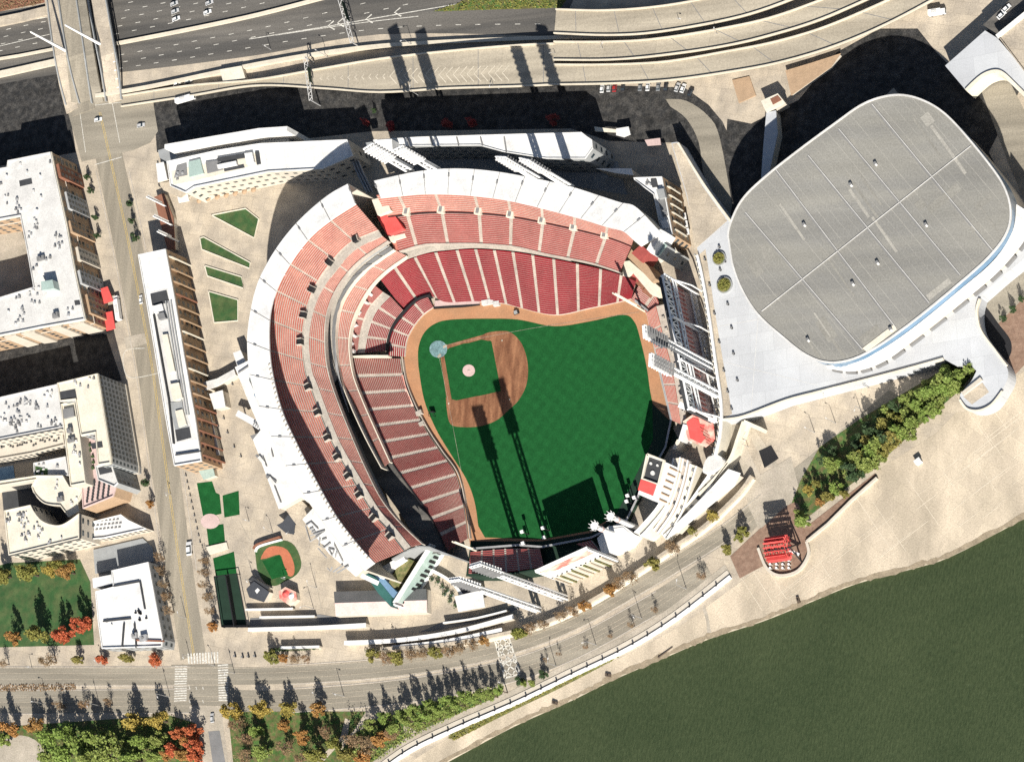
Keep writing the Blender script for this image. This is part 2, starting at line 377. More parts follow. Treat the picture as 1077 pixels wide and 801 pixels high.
sheet('lower_ramp', [(782, 446), (790, 446), (812, 478), (818, 490), (806, 492)], .06, 'plaza_grey')
sheet('underpass_dark', [(798, 474), (811, 468), (819, 482), (804, 492)], .12, 'black')  # second black sheet painted as the dark inside a hole
sheet('east_terrace_road', [(1030, 318), (1090, 272), (1090, 300), (1045, 345)], .08, 'street_wide')
# ---- expressway
def band(name, top, bot, z, m, n=5):
    return sheet(name, cr(top, n)+cr(bot, n)[::-1], z, m)
band('expressway', [(-60, 20), (60, 2), (240, -40), (640, -80)], [(-60, 100), (60, 78), (125, 76), (270, 58), (400, 36), (585, 38)], .045, 'asphalt')
mb = MB(); my = MB()
def dashes(line, zz=.085, hw=.15, step=10.5, L_=2.8, ph=0):
    q = [P(x, y, zz) for x, y in cr(line, 10)]
    s = ph; acc = 0
    for a, b in zip(q, q[1:]):
        seg = (b-a).length; d = (b-a).normalized()
        while s < acc+seg:
            p = a+d*(s-acc); mb.ribbon([p, p+d*L_], hw); s += step
        acc += seg
def solid(line, zz=.085, hw=.16, dst=None):
    (dst or mb).ribbon([P(x, y, zz) for x, y in cr(line, 8)], hw)
for k in range(5): dashes([(120, 36-k*7.6), (200, 20-k*7.6), (300, -2-k*7.6)], ph=k*2.1)
dashes([(124, 66), (200, 52), (280, 36), (360, 19), (430, 4)], ph=3); dashes([(124, 58), (200, 44), (290, 26), (380, 4)], ph=1)
dashes([(124, 72), (190, 62), (262, 50), (330, 39), (400, 30), (480, 26), (590, 25)])
for k in range(4): dashes([(-20, 58-k*7), (20, 49-k*7), (60, 41-k*7)], ph=k*1.7)
solid([(262, 41), (330, 30), (400, 18), (470, 6), (540, -6)], hw=.2); solid([(290, 37), (350, 28), (395, 22), (440, 17)], hw=.16)
solid([(-20, 53), (52, 36)]); solid([(-20, 30), (55, 17)])
for x, y in ((345, 27), (355, 24), (385, 20), (415, 13)):
    mb.ribbon([P(x+6, y-5, .1), P(x, y, .1), P(x+7, y+4, .1)], .35)
tag(mb.build('expressway_markings', 'paint'), kind='structure')
mb = MB()
# double yellow lines and lane lines of the streets
for dx in (-.8, .8): solid([(x+dx+1, y) for x, y in LS[1:]], hw=.12, zz=.075, dst=my)
lm = MB()
for off in (-3.4, 3.2): solid([(x, y+off) for x, y in MS], hw=.09, zz=.12, dst=lm)
for off in (-5, 0, 5): solid([(x, y+off) for x, y in N1], hw=.09, zz=.12, dst=lm)
for off in (9, -9): solid([(x, y+off) for x, y in MS], hw=.16, zz=.125, dst=lm)
tag(lm.build('parkway_lane_lines', 'worn_paint'), kind='structure')
solid([(152, 366), (131, 370), (135, 396), (168, 392)], hw=.15, zz=.08)
tag(my.build('yellow_lines', 'paint_yellow'), kind='structure')
def zebra(quad, n_, z):
    a, b, c, d = [P(x, y, z) for x, y in quad]
    for k in range(n_):
        t0 = k/n_; t1 = (k+.55)/n_
        mb.face([a.lerp(b, t0), a.lerp(b, t1), d.lerp(c, t1), d.lerp(c, t0)])
zebra([(197, 687), (231, 685), (231, 697), (198, 698)], 11, .11)
zebra([(184, 700), (183, 739), (196, 738), (197, 700)], 15, .11)
zebra([(229, 699), (230, 738), (240, 738), (240, 698)], 15, .11)
for (x, y) in ((199, 722), (206, 722), (213, 722), (199, 736), (213, 736)): mb.ribbon([P(x, y, .1), P(x+1, y+3, .1)], .2)
solid([(86, 112), (158, 104)], zz=.1); solid([(100, 173), (128, 165)], zz=.1, hw=.2); solid([(84, 118), (90, 160)], zz=.1); solid([(118, 108), (126, 150)], zz=.1)
tag(mb.build('street_markings', 'paint'), kind='structure')
# patterned crossing on the parkway
mb = MB()
q = [P(x, y, .1) for x, y in ((519, 668), (533, 663), (547, 708), (531, 713))]
for i in range(4):
    for j in range(9):
        def bl(s, t): return q[0].lerp(q[1], s).lerp(q[3].lerp(q[2], s), t)
        s0, t0 = i/4, j/9
        mb.ribbon([bl(s0, t0), bl(s0+.25, t0+1/9)] if (i+j) % 2 else [bl(s0+.25, t0), bl(s0, t0+1/9)], .28)
for t in (0, .33, .66, 1): mb.ribbon([q[0].lerp(q[3], t), q[1].lerp(q[2], t)], .4)
for s in (0, 1): mb.ribbon([q[0].lerp(q[1], s), q[3].lerp(q[2], s)], .4)
tag(mb.build('crosswalk_markings', 'paint'), kind='structure')
# ---- kerbs
mb = MB()
for line in ([(x+18, y) for x, y in LS[2:9]], [(x-17, y) for x, y in LS[2:9]], [(x, y-10.5) for x, y in MS[3:]], [(x, y+10) for x, y in MS[3:9]], [(x, y-10) for x, y in MS[:3]], [(x, y+10) for x, y in MS[:3]],
             [(x, y+12.5) for x, y in N1[:3]], [(x, y+12.5) for x, y in N1[3:8]], [(x, y-12.5) for x, y in N1[:3]], [(x, y-12.5) for x, y in N1[3:8]]):
    mb.slab([P(x, y, .14) for x, y in cr(line, 5)], .2, .16)
tag(mb.build('kerbs', 'concrete'), kind='structure')
# ---- lawns
sheet('park_lawn', [(-20, 600), (8, 592), (84, 588), (95, 612), (99, 678), (-20, 681)], .05, 'lawn')
sheet('south_park_lawn', [(-20, 766), (60, 760), (178, 752), (205, 760), (212, 830), (-20, 860)], .05, 'verge')
sheet('park_plaza_circle', [(20+27*math.cos(a*.3), 795+22*math.sin(a*.3)) for a in range(21)], .08, 'plaza_grey')
sheet('south_park_garden', [(240, 750), (262, 748), (340, 748), (385, 748), (372, 768), (360, 780), (345, 850), (250, 850)], .05, 'verge')
sheet('south_park_grass', [(335, 850), (358, 790), (372, 772), (395, 758), (440, 742), (530, 722), (528, 730), (480, 752), (428, 780), (398, 802), (380, 850)], .06, 'verge')
sheet('park_path', [(358, 775), (363, 755), (368, 757), (366, 772), (350, 790), (340, 801), (325, 830), (318, 825), (335, 798)], .09, 'plaza')
sheet('park_path_spur', [(424, 763), (430, 764), (446, 775), (441, 779), (425, 770)], .09, 'plaza')
sheet('expressway_verge', [(455, 12), (480, 4), (520, -20), (610, -20), (590, 8), (520, 10)], .07, 'verge')
sheet('gravel_corner', [(-20, -10), (45, -10), (50, 2), (0, 12), (-20, 14)], .07, 'brick')
sheet('bank_garden', [(842, 505), (862, 470), (905, 440), (985, 393), (1015, 372), (1032, 382), (1010, 410), (975, 440), (925, 487), (870, 528), (848, 545), (838, 560), (832, 530)], .06, 'verge')
sheet('monument_paving', cr([(800, 556), (835, 528), (845, 550), (850, 575), (838, 598), (818, 603), (806, 595), (797, 575)], 5), .10, 'paver')
sheet('monument_walk', [(768, 585), (800, 555), (830, 560), (812, 590), (778, 608)], .095, 'paver')
sheet('promenade_walk', [(845, 556), (920, 498), (924, 503), (848, 566)], .09, 'paver')
# ---- small lawns of the west plaza
for nm, pts in (('plaza_lawn', [(222, 226), (258, 219), (272, 230), (267, 250)]), ('plaza_lawn', [(210, 250), (214, 249), (263, 276), (262, 282), (212, 262)]), ('plaza_lawn', [(215, 279), (254, 291), (256, 303), (218, 290)]),
                ('plaza_lawn', [(219, 306), (250, 315), (250, 337), (225, 339)]),
                ('garden_turf', [(207, 508), (223, 506), (227, 518), (231, 520), (233, 540), (214, 545)]), ('garden_turf', [(234, 521), (251, 516), (252, 541), (236, 544)]), ('garden_turf', [(217, 553), (235, 551), (237, 573), (220, 577)]), ('garden_turf', [(224, 587), (246, 580), (249, 603), (227, 606)])):
    o = sheet(nm, pts, .07, 'lawn' if nm == 'plaza_lawn' else 'turf')
    if nm == 'plaza_lawn':
        w = PP(pts+[pts[0]], .5); e = MB().slab(w, .25, .5).build('lawn_kerb', 'cream_roof'); tag(e, kind='structure')
sheet('bullpen_turf', [(225, 606), (249, 603), (260, 659), (233, 659)], .07, 'wall_green')
sheet('garden_circle', [(221+10*math.cos(a*.3), 548+8*math.sin(a*.3)) for a in range(21)], .10, 'pink')
# joints of the plaza paving
mb = MB()
for a, b in (((234, 495), (258, 487)), ((252, 548), (266, 575)), ((278, 540), (286, 560)), ((262, 545), (275, 620)), ((285, 545), (290, 552)), ((255, 570), (268, 612)), ((330, 600), (338, 640)), ((705, 180), (728, 262)), ((740, 270), (762, 445)), ((350, 600), (355, 630))):
    mb.ribbon([P(*a, .04), P(*b, .04)], .16)
tag(mb.build('paving_joints', 'plaza_grey'), kind='structure')
# ================================================================== BALLPARK FIELD
sheet('warning_track', cr([(455, 320), (500, 315), (545, 323), (583, 331), (620, 324), (660, 313), (680, 326)], 4)+[(690, 380), (704, 440), (698, 470), (672, 515), (658, 545), (622, 563), (570, 573), (495, 576)]+cr([(490, 548), (483, 505), (466, 475), (450, 450), (437, 425), (428, 400), (424, 375), (427, 355), (438, 335), (455, 320)], 4), .05, 'dirt')
grass_o = cr([(440, 385), (440, 366), (446, 350), (458, 340), (475, 336), (510, 335), (545, 336), (583, 343), (620, 338), (655, 331), (667, 338), (673, 355), (680, 385), (684, 412), (690, 440)], 5)+[(688, 462), (664, 512), (650, 540), (620, 558), (570, 567), (510, 565)]+cr([(503, 553), (499, 527), (490, 503), (472, 474), (458, 450), (446, 420), (440, 385)], 5)
sheet('outfield_grass', grass_o[:-1], .09, 'turf')
sheet('infield_dirt', cr([(502, 356), (512, 350), (527, 348), (538, 350), (549, 362), (555, 382), (554, 403), (546, 420), (535, 431), (522, 442), (505, 448), (488, 449), (474, 446), (470, 431), (469, 418)], 5)+[(480, 421), (527, 411), (517, 359)], .13, 'infield')
sheet('infield_grass', [(472, 366), (488, 361), (516, 358), (521, 380), (527, 411), (505, 416), (476, 420), (473, 395)], .15, 'turf')
sheet('base_path', [(468, 363), (508, 352), (509, 356), (470, 367)], .14, 'infield'); sheet('base_path', [(463, 374), (467, 373), (475, 420), (470, 421)], .14, 'infield')
circ = lambda cx, cy, r, n=28: [(cx+r*math.cos(2*math.pi*k/n), cy+r*math.sin(2*math.pi*k/n)*.97) for k in range(n)]
sheet('home_plate_circle', circ(461, 367, 9.3), .17, 'plate_grass')
o = MB().prism(PP(circ(493, 389.5, 6.5), .3), .1, .3).build('pitching_mound', 'pink'); tag(o, kind='structure')
mb = MB()
solid([(463, 364), (560, 345), (672, 328)], zz=.2, hw=.05, dst=mb); solid([(461, 371), (474, 436), (497, 560)], zz=.2, hw=.05, dst=mb)
mb.box((*P(493, 389, .3).xy, .3), 1.2, .4, .05); mb.box((*P(528, 358, .2).xy, .2), .7, .7, .1); mb.box((*P(536, 420, .2).xy, .2), .7, .7, .1); mb.box((*P(472, 424, .2).xy, .2), .7, .7, .1)
mb.box((*P(468, 364, .2).xy, .18), 2, 1.2, .06, .5); mb.box((*P(462, 374, .2).xy, .18), 2, 1.2, .06, .8)
tag(mb.build('field_lines', 'chalk'), kind='structure')
# outfield wall
wl = PP([(494, 577), (545, 573), (570, 575), (622, 565), (659, 547), (674, 516), (700, 470), (706, 441), (692, 380), (682, 327), (668, 316)], 3.2)
w = thing('outfield_wall', 'dark green padded wall curving round the outfield grass', 'wall', (wl[4].x, wl[4].y, 0))
MB().slab(wl, .35, 3.2).build('padding', 'wall_green', w); MB().slab([p+Vector((0, 0, .25)) for p in wl], .45, .25).build('cap_rail', 'steel', w)
sheet('painted_shade_sheet', [(686, 424), (704, 442), (714, 463), (692, 480), (672, 520), (656, 548), (648, 541), (663, 512), (687, 462)], .2, 'wall_green')  # dark sheet painting the pavilion's shade onto track and grass edge
sheet('painted_shade_sheet', [(495, 569), (570, 569), (622, 560), (648, 542), (656, 550), (640, 575), (618, 577), (563, 603), (490, 606)], .19, 'wall_green')  # dark sheet painting shade along the right-field wall and seats
for a in range(9):
    pass
# little practice cages and equipment left on the field edge
for (x, y), lb in (((456, 436), 'small black batting screen on the grass left of the infield dirt'), ((544, 329), 'small dark equipment cart on the warning track by the red seats'), ):
    t = thing('field_cart' if x > 500 else 'batting_screen', lb, 'equipment', P(x, y))
    b = t.location
    if x > 500:
        MB().box((b.x, b.y, .4), 2.6, 1.5, .8, .3).build('body', 'black', t); MB().box((b.x, b.y, 1.2), 1.6, 1.4, .7, .3).build('cab', 'wall_grey', t)
    else:
        mb = MB()
        for dx in (-1.2, 1.2):
            for dy in (-1, 1): mb.tube((b.x+dx, b.y+dy, 0), (b.x+dx, b.y+dy, 2.6), .12)
        for dx in (-1.2, 1.2): mb.tube((b.x+dx, b.y-1, 2.6), (b.x+dx, b.y+1, 2.6), .12)
        mb.tube((b.x-1.2, b.y+1, 2.6), (b.x+1.2, b.y+1, 2.6), .12); mb.build('frame', 'black', t)
        MB().box((b.x, b.y+1, .2), 2.4, .1, 2.4).build('net', 'black', t)
# ================================================================== GRANDSTANDS
def curve_ww(pts, z, n): return [P(x, y, z) for x, y in resample(cr(pts, 8), n)]
def tier(parent, inner, outer, zi, zo, rows, aisles, seat, ratio=.6, n=96, aw=.9, base='deck_concrete', name='seating_section', skirt=2.0, rise=.35):
    """one deck of stepped terraces with rows of seats; aisles = positions along the deck (0..1) left free of seats"""
    A = curve_ww(inner, 0, n); B = curve_ww(outer, 0, n)
    A = curve_ww(inner, zi, n); B = curve_ww(outer, zo, n)
    mb = MB(); st = len(A)
    for k in range(n):
        for r in range(rows):
            t0, t1 = r/rows, (r+1)/rows
            zr = zi+(zo-zi)*(r+.5)/rows; zp = zi+(zo-zi)*(r-.5)/rows if r else zi-skirt
            def S(K, t, z): p = A[K].lerp(B[K], t); return Vector((p.x, p.y, z))
            mb.face([S(k, t0, zr), S(k+1, t0, zr), S(k+1, t1, zr), S(k, t1, zr)])
            mb.face([S(k, t0, zp), S(k+1, t0, zp), S(k+1, t0, zr), S(k, t0, zr)])
    terr = mb.build('terrace', base, parent)
    Lm = sum((b-a).length for a, b in zip(A, A[1:])); au = aw/Lm
    cuts = [0.0]+list(aisles)+[1.0]
    for ci in range(len(cuts)-1):
        u0_, u1_ = cuts[ci]+(au if ci else 0), cuts[ci+1]-(au if ci < len(cuts)-2 else 0)
        if u1_ <= u0_: continue
        ks = [u0_*n]+[k for k in range(int(math.ceil(u0_*n+1e-6)), int(math.floor(u1_*n-1e-6))+1)]+[u1_*n]
        def LP(L_, s):
            i = min(int(s), n-1); return L_[i].lerp(L_[i+1], s-i)
        aa = [LP(A, s) for s in ks]; bb = [LP(B, s) for s in ks]
        mb = MB()
        for r in range(rows):
            zr = zi+(zo-zi)*(r+.5)/rows; t0 = (r+1-ratio)/rows; t1 = (r+.98)/rows
            def S(i, t, z): p = aa[i].lerp(bb[i], t); return Vector((p.x, p.y, z))
            for i in range(len(aa)-1):
                mb.face([S(i, t0, zr+rise), S(i+1, t0, zr+rise), S(i+1, t1, zr+rise), S(i, t1, zr+rise)])
                mb.face([S(i, t0, zr+.02), S(i+1, t0, zr+.02), S(i+1, t0, zr+rise), S(i, t0, zr+rise)])
            for i in (0, len(aa)-1): mb.face([S(i, t0, zr+.02), S(i, t0, zr+rise), S(i, t1, zr+rise), S(i, t1, zr+.02)])
        mb.build(name, seat, parent)
    return A, B
def even(n_, a=0.0, b=1.0): return [a+(b-a)*k/n_ for k in range(1, n_)]
def flat(parent, name, a, b, z, m, n=80, t=.8):
    """level walkway between two picture curves"""
    A = curve_ww(a, z, n); B = curve_ww(b, z, n); mb = MB(); i = 0
    for k in range(n):
        mb.face([A[k], A[k+1], B[k+1], B[k]])
    dz = Vector((0, 0, -t))
    for k in range(n):
        mb.face([A[k], A[k]+dz, A[k+1]+dz, A[k+1]]); mb.face([B[k], B[k+1], B[k+1]+dz, B[k]+dz])
    return mb.build(name, m, parent)
def upright(parent, name, line, z0, z1, m, n=80, half=.2):
    A = curve_ww(line, z1, n)
    return MB().slab(A, half, z1-z0).build(name, m, parent)
# ---------------------------------------------------------------- the long main stand (west and south sides)
WS = thing('main_grandstand', 'long curved main grandstand with faded salmon upper deck wrapped around home plate', 'grandstand', P(330, 400))
RI = [(374, 214), (352, 228), (330, 245), (313, 265), (300, 285), (290, 306), (284, 330), (283, 360), (286, 390), (296, 430), (310, 462), (328, 497), (352, 540), (376, 572), (394, 592)]
RO = [(366, 193), (345, 205), (320, 226), (300, 248), (283, 273), (270, 300), (262, 335), (260, 365), (264, 400), (277, 440), (290, 468), (302, 492), (325, 528), (350, 562), (383, 600)]
WCo = [(398, 242), (367, 256), (344, 281), (329, 306), (321, 332), (318, 360), (321, 390), (327, 408), (340, 443), (352, 471), (372, 506), (392, 539), (407, 556), (425, 579)]
WCi = [(402, 248), (373, 263), (351, 287), (336, 310), (328, 334), (325, 360), (328, 389), (334, 405), (347, 440), (359, 468), (379, 503), (399, 536), (414, 553), (432, 575)]
FE = [(408, 253), (380, 272), (361, 292), (348, 315), (342, 340), (342, 370), (346, 395), (356, 425), (371, 462), (384, 492), (401, 525), (421, 550), (444, 572)]
mid = [((a[0]*.25+b[0]*.75), (a[1]*.25+b[1]*.75)) for a, b in zip(resample(cr(RI, 8), 14), resample(cr(WCo, 8), 14))]
RIin = [((a[0]*1.2-b[0]*.2), (a[1]*1.2-b[1]*.2)) for a, b in zip(resample(cr(RI, 8), 14), resample(cr(WCo, 8), 14))]
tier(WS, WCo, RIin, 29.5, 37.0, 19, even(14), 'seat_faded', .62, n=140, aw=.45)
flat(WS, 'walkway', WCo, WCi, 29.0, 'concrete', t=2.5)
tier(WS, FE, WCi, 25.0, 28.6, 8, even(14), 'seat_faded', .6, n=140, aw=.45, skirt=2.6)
upright(WS, 'front_parapet', FE, 23.0, 25.9, 'concrete')
upright(WS, 'concourse_wall', [(x-7, y+2) for x, y in FE], 8.8, 23.5, 'wall_grey')
# stair wells opening on the walkway
wc = resample(cr(WCo, 8), 140)
for k in (8, 21, 33, 43, 53, 70, 80, 90, 98, 106, 114, 124, 133):
    x, y = wc[k]; p = P(x-2, y+1, 30.2)
    j = P(*wc[min(k+1, 140)], 30.2)-P(*wc[k-1], 30.2); a = math.atan2(j.y, j.x)
    e = MB()
    nrm = Vector((-j.y, j.x, 0)).normalized()
    if (P(*RI[7])-P(*RI[6])).length: pass
    e.box((p.x, p.y, 29.4), 2.6, 2.6, 2.3, a)
    v = e.build('stair_opening', 'black', WS)
    dd = j.normalized()
    for e_ in (-1.45, 1.45): MB().box((p.x+dd.x*e_, p.y+dd.y*e_, 29.4), .3, 2.8, 2.9, a).build('stair_wall', 'concrete', v)
# roof of separate white panels
def canopy(parent, outer, inner, zo, zi, n, gap=.22, m='white_roof'):
    A = curve_ww(outer, zo, n*8); B = curve_ww(inner, zi, n*8)
    for k in range(n):
        mb = MB(); i0 = k*8; pts = []
        for q in range(9): pts.append((A[i0+q].copy(), B[i0+q].copy()))
        for e, s in ((0, 1), (8, -1)):
            d = (pts[1 if e == 0 else 7][0]-pts[e][0]).normalized()*gap/2; pts[e] = (pts[e][0]+d, pts[e][1]+d)
        dz = Vector((0, 0, -.9)); i = 0
        for q in range(8):
            a, b = pts[q]; c, d = pts[q+1]
            mb.face([a, c, d, b]); mb.face([b+dz, d+dz, c+dz, a+dz]); mb.face([a, a+dz, c+dz, c]); mb.face([b, d, d+dz, b+dz])
        for e in (0, 8): a, b = pts[e]; mb.face([a, b, b+dz, a+dz])
        pn = mb.build('roof_panel', m, parent)
        # the gutter box and bracing that straddle each seam
        a, b = pts[0]; jb = MB(); c = a.lerp(b, RND.uniform(.25, .4)); d_ = (b-a).normalized(); q_ = math.atan2(d_.y, d_.x)
        jb.tube(a+Vector((0, 0, .1)), b+Vector((0, 0, .1)), .11, n=4)
        jb.box((c.x, c.y, c.z), 1.6, .7, .5, q_)
        jb.build('seam_gutter', 'grey_roof', pn)
canopy(WS, RO, RI, 45.5, 46.0, 14)
upright(WS, 'rear_wall', [(x*.97+y*0+ (RI[i][0])*.03, y*.97+RI[i][1]*.03) for i, (x, y) in enumerate(RO)], 0, 44.2, 'wall_cream', half=.4)
# roof light hoods along the inner lip
ri = resample(cr(RI, 8), 260)
for k in range(120, 258, 3):
    x, y = ri[k]; p = P(x-1.6, y+.4, 46.1); MB().box((p.x, p.y, 46.03), 1.1, .5, .35, .9).build('lip_bracket', 'plaza_grey', WS)
# roof columns
for k in range(5, 136, 10):
    x, y = resample(cr(RI, 8), 140)[k]; x2, y2 = resample(cr(RO, 8), 140)[k]; p = P((x+x2)/2, (y+y2)/2, 45)
    MB().tube((p.x, p.y, 34), (p.x, p.y, 45.0), .3).build('roof_column', 'white_steel', WS)
upright(WS, 'added_sun_block', [(412, 588), (430, 578), (446, 574), (458, 578), (471, 583)], 0, 21, 'wall_grey', n=6, half=.3)  # added wall that keeps sun off the concourse under the deck
# suite level: grey glazing band, then the thin club tier
SU = [(414, 262), (396, 274), (381, 286), (368, 301), (357, 321), (353, 343), (353, 365), (357, 395), (368, 425), (384, 460), (401, 492)]
CLo = [(416, 263), (398, 275.5), (383, 287.5), (370, 302), (359, 322), (355, 344), (355, 366), (359, 395), (374, 424), (389, 457), (405, 490)]
CLi = [(428, 269), (408, 283), (393, 297), (382, 313), (373, 331), (368, 349), (367, 368), (371, 394), (381, 421), (395, 453), (410, 486)]
SUb = [((a[0]*.38+b[0]*.62)+0, (a[1]*.38+b[1]*.62)) for a, b in zip(resample(cr(FE, 8), 12), resample(cr(SU, 8), 12))]
s_ = flat(WS, 'suite_terrace', [(x-4, y) for x, y in FE[:7]]+[(346, 410)], SU[:7]+[(357, 395)], 17.0, 'concrete', t=4)
A = curve_ww(SUb[:9], 17.4, 48); B = curve_ww(SU[:8], 17.4, 48)
for k in range(12):
    q = [A[k*4].lerp(A[k*4+4], .06), A[k*4].lerp(A[k*4+4], .94), B[k*4].lerp(B[k*4+4], .94), B[k*4].lerp(B[k*4+4], .06)]
    MB().prism(q, 17.02, 17.5).build('suite_glazing', 'steel' if k > 8 else 'grey_roof', WS)
upright(WS, 'suite_front', SU, 10.0, 17.3, 'cream_roof')
tier(WS, CLi, CLo, 12.0, 15.0, 8, even(9), 'seat_faded', .5, n=80, aw=.45, skirt=2.0)
upright(WS, 'club_parapet', CLi, 10.2, 12.7, 'cream_roof', half=.25)
# lower bowl behind home plate
HBo = [(393, 299), (380, 316), (372, 335), (368, 355), (366, 374)]
HBi = [(403, 307), (388, 324), (380, 345), (376, 371)]
HFo = [(411, 312), (397, 327), (389, 346), (384, 371)]
HFi = [(424, 326), (413, 341), (407, 357), (406, 369)]
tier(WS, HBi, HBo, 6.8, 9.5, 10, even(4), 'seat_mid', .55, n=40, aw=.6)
# press gondola struts and camera platforms standing among the back rows behind the plate
for x, y in ((384, 318), (377, 329), (373, 342), (371, 352), (369, 361), (371, 369), (388, 308)):
    p = P(x, y, 9.5); v = MB().box((p.x, p.y, 7.2), RND.uniform(1.5, 3.2), RND.uniform(.8, 1.6), 2.4, RND.uniform(0, 3)).build('camera_platform', 'pale_roof', WS)
    MB().box((p.x+.6, p.y+.4, 9.6), .8, .5, .8, RND.uniform(0, 3)).build('camera_box', 'pink', v)
flat(WS, 'walkway', HBi, HFo, 6.5, 'concrete', n=40)
tier(WS, HFi, HFo, 3.2, 6.4, 12, even(4), 'seat_red', .55, n=40, aw=.5)
upright(WS, 'bowl_divider', [(452, 310), (438, 315), (426, 326), (414, 341), (408, 357), (407, 373)], 0, 3.9, 'black', n=40, half=.5)
DMo = [(450, 312), (439, 317), (428, 328), (416, 343), (410, 358), (409, 374)]
DMi = [(456, 323), (444, 332), (434, 345), (428, 358), (426, 375)]
tier(WS, DMi, DMo, .8, 2.6, 8, [.2, .45, .65, .85], 'seat_red', .55, n=40, aw=.5)
upright(WS, 'end_rail', [(365, 375), (385, 374), (408, 374)], 6.0, 9.8, 'cream_roof', n=8, half=.3)
# lower bowl along the first base line
FBo = [(361, 377), (368, 401), (378, 426), (393, 453), (412, 486), (433, 516), (447, 536), (460, 558), (470, 580)]
FBi = [(421, 377), (425, 400), (434, 425), (448, 452), (463, 475), (480, 500), (488, 535), (492, 566)]
tier(WS, FBi, FBo, 1.2, 9.5, 30, even(12), 'seat_shaded', .72, n=120, aw=.85, skirt=1.2)
flat(WS, 'concourse', [(x-26, y+4) for x, y in FBo], FBo, 9.0, 'asphalt')  # dark floor colour stands in for shade under the upper deck
upright(WS, 'concourse_rail', FBo, 6.0, 10.3, 'black', half=.2)
upright(WS, 'field_rail', [(423, 377), (427, 400), (436, 424), (450, 451), (465, 474), (482, 499), (490, 535), (494, 566)], 0, 1.9, 'concrete', half=.2)
# dugout roof on this side
dg = MB().slab([P(x, y, 1.6) for x, y in cr([(421, 395), (424, 408), (432, 428)], 5)], 1.5, 1.6).build('dugout_roof', 'red_white', WS)
MB().slab([P(x, y, 1.0) for x, y in cr([(424, 393), (428, 408), (437, 428)], 5)], .8, 1.0).build('dugout_bench', 'black', dg)
for x, y in ((441, 434), (443, 446), (430, 440)):
    p = P(x, y, 1.5); MB().box((p.x, p.y, 0), 3, 2, 2.2, .4).build('photo_pit', 'concrete', WS)
# ---------------------------------------------------------------- left-field stand (north side)
NS = thing('left_field_grandstand', 'straight left-field grandstand with two decks of deep red seats below a white roof', 'grandstand', P(540, 250))
LBo = [(399, 292), (414, 281), (430, 273), (448, 267), (470, 264), (500, 262), (540, 265), (575, 271), (620, 280), (650, 288), (669, 296)]
LBi = [(425, 326), (440, 316), (455, 312), (470, 318), (500, 317), (530, 319), (545, 323), (583, 331), (620, 324), (648, 318), (664, 314)]
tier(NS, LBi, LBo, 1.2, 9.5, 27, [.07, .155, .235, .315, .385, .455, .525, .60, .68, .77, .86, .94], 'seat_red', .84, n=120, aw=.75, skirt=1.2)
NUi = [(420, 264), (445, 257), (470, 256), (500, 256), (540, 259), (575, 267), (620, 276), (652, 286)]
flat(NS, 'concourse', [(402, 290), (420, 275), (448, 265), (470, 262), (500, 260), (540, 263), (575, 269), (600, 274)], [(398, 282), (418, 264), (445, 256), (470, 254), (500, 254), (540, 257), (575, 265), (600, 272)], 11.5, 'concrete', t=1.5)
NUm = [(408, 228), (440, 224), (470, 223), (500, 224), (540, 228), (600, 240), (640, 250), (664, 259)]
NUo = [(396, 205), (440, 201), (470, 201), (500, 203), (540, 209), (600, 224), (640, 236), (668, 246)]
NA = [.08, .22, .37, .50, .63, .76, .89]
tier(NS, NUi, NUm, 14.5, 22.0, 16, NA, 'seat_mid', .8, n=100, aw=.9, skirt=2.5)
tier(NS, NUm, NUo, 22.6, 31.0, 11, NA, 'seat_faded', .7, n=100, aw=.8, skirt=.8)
upright(NS, 'cross_rail', NUm, 22.2, 23.6, 'black', half=.12)
upright(NS, 'front_parapet', NUi, 12.0, 15.3, 'concrete', half=.22)
nm = resample(cr(NUm, 8), 100)
for u in NA:
    x, y = nm[int(u*100)]; p = P(x-1, y-4, 24.5); v = MB().box((p.x, p.y, 22.8), 3.4, 4.4, 2.2, -.15).build('stair_housing', 'cream_roof', NS)
    MB().box((p.x-.2, p.y-.4, 25.02), 1.6, 2.6, .1, -.15).build('stair_opening', 'grey_roof', v)
NRo = [(393, 190), (440, 180), (480, 177), (520, 180), (560, 187), (600, 196), (650, 212), (668, 217), (690, 239), (696, 246)]
NRi = [(400, 208), (440, 204), (470, 204), (500, 206), (540, 212), (600, 227), (640, 239), (655, 243), (668, 254), (674, 259)]
canopy(NS, NRo, NRi, 34.2, 34.8, 12)
upright(NS, 'rear_wall', [(394, 191), (440, 182), (480, 179), (520, 182), (560, 189), (600, 198), (650, 214), (668, 219), (689, 240)], 0, 33.0, 'wall_cream', half=.4)
# coloured panels of the open gap between the two stands
for pts, z, m, nmx in (([(391, 210), (405, 206), (411, 221), (397, 226)], 27, 'cream_roof', 'landing'), ([(396, 227), (413, 223), (424, 240), (407, 247)], 23, 'bright_red', 'banner_roof'), ([(408, 247), (424, 241), (427, 249), (411, 254)], 18, 'cream_roof', 'landing'), ([(412, 255), (428, 250), (431, 258), (415, 263)], 15, 'seat_faded', 'stair_flight')):
    MB().prism(PP(pts, z), z-3, z).build(nmx, m, NS)
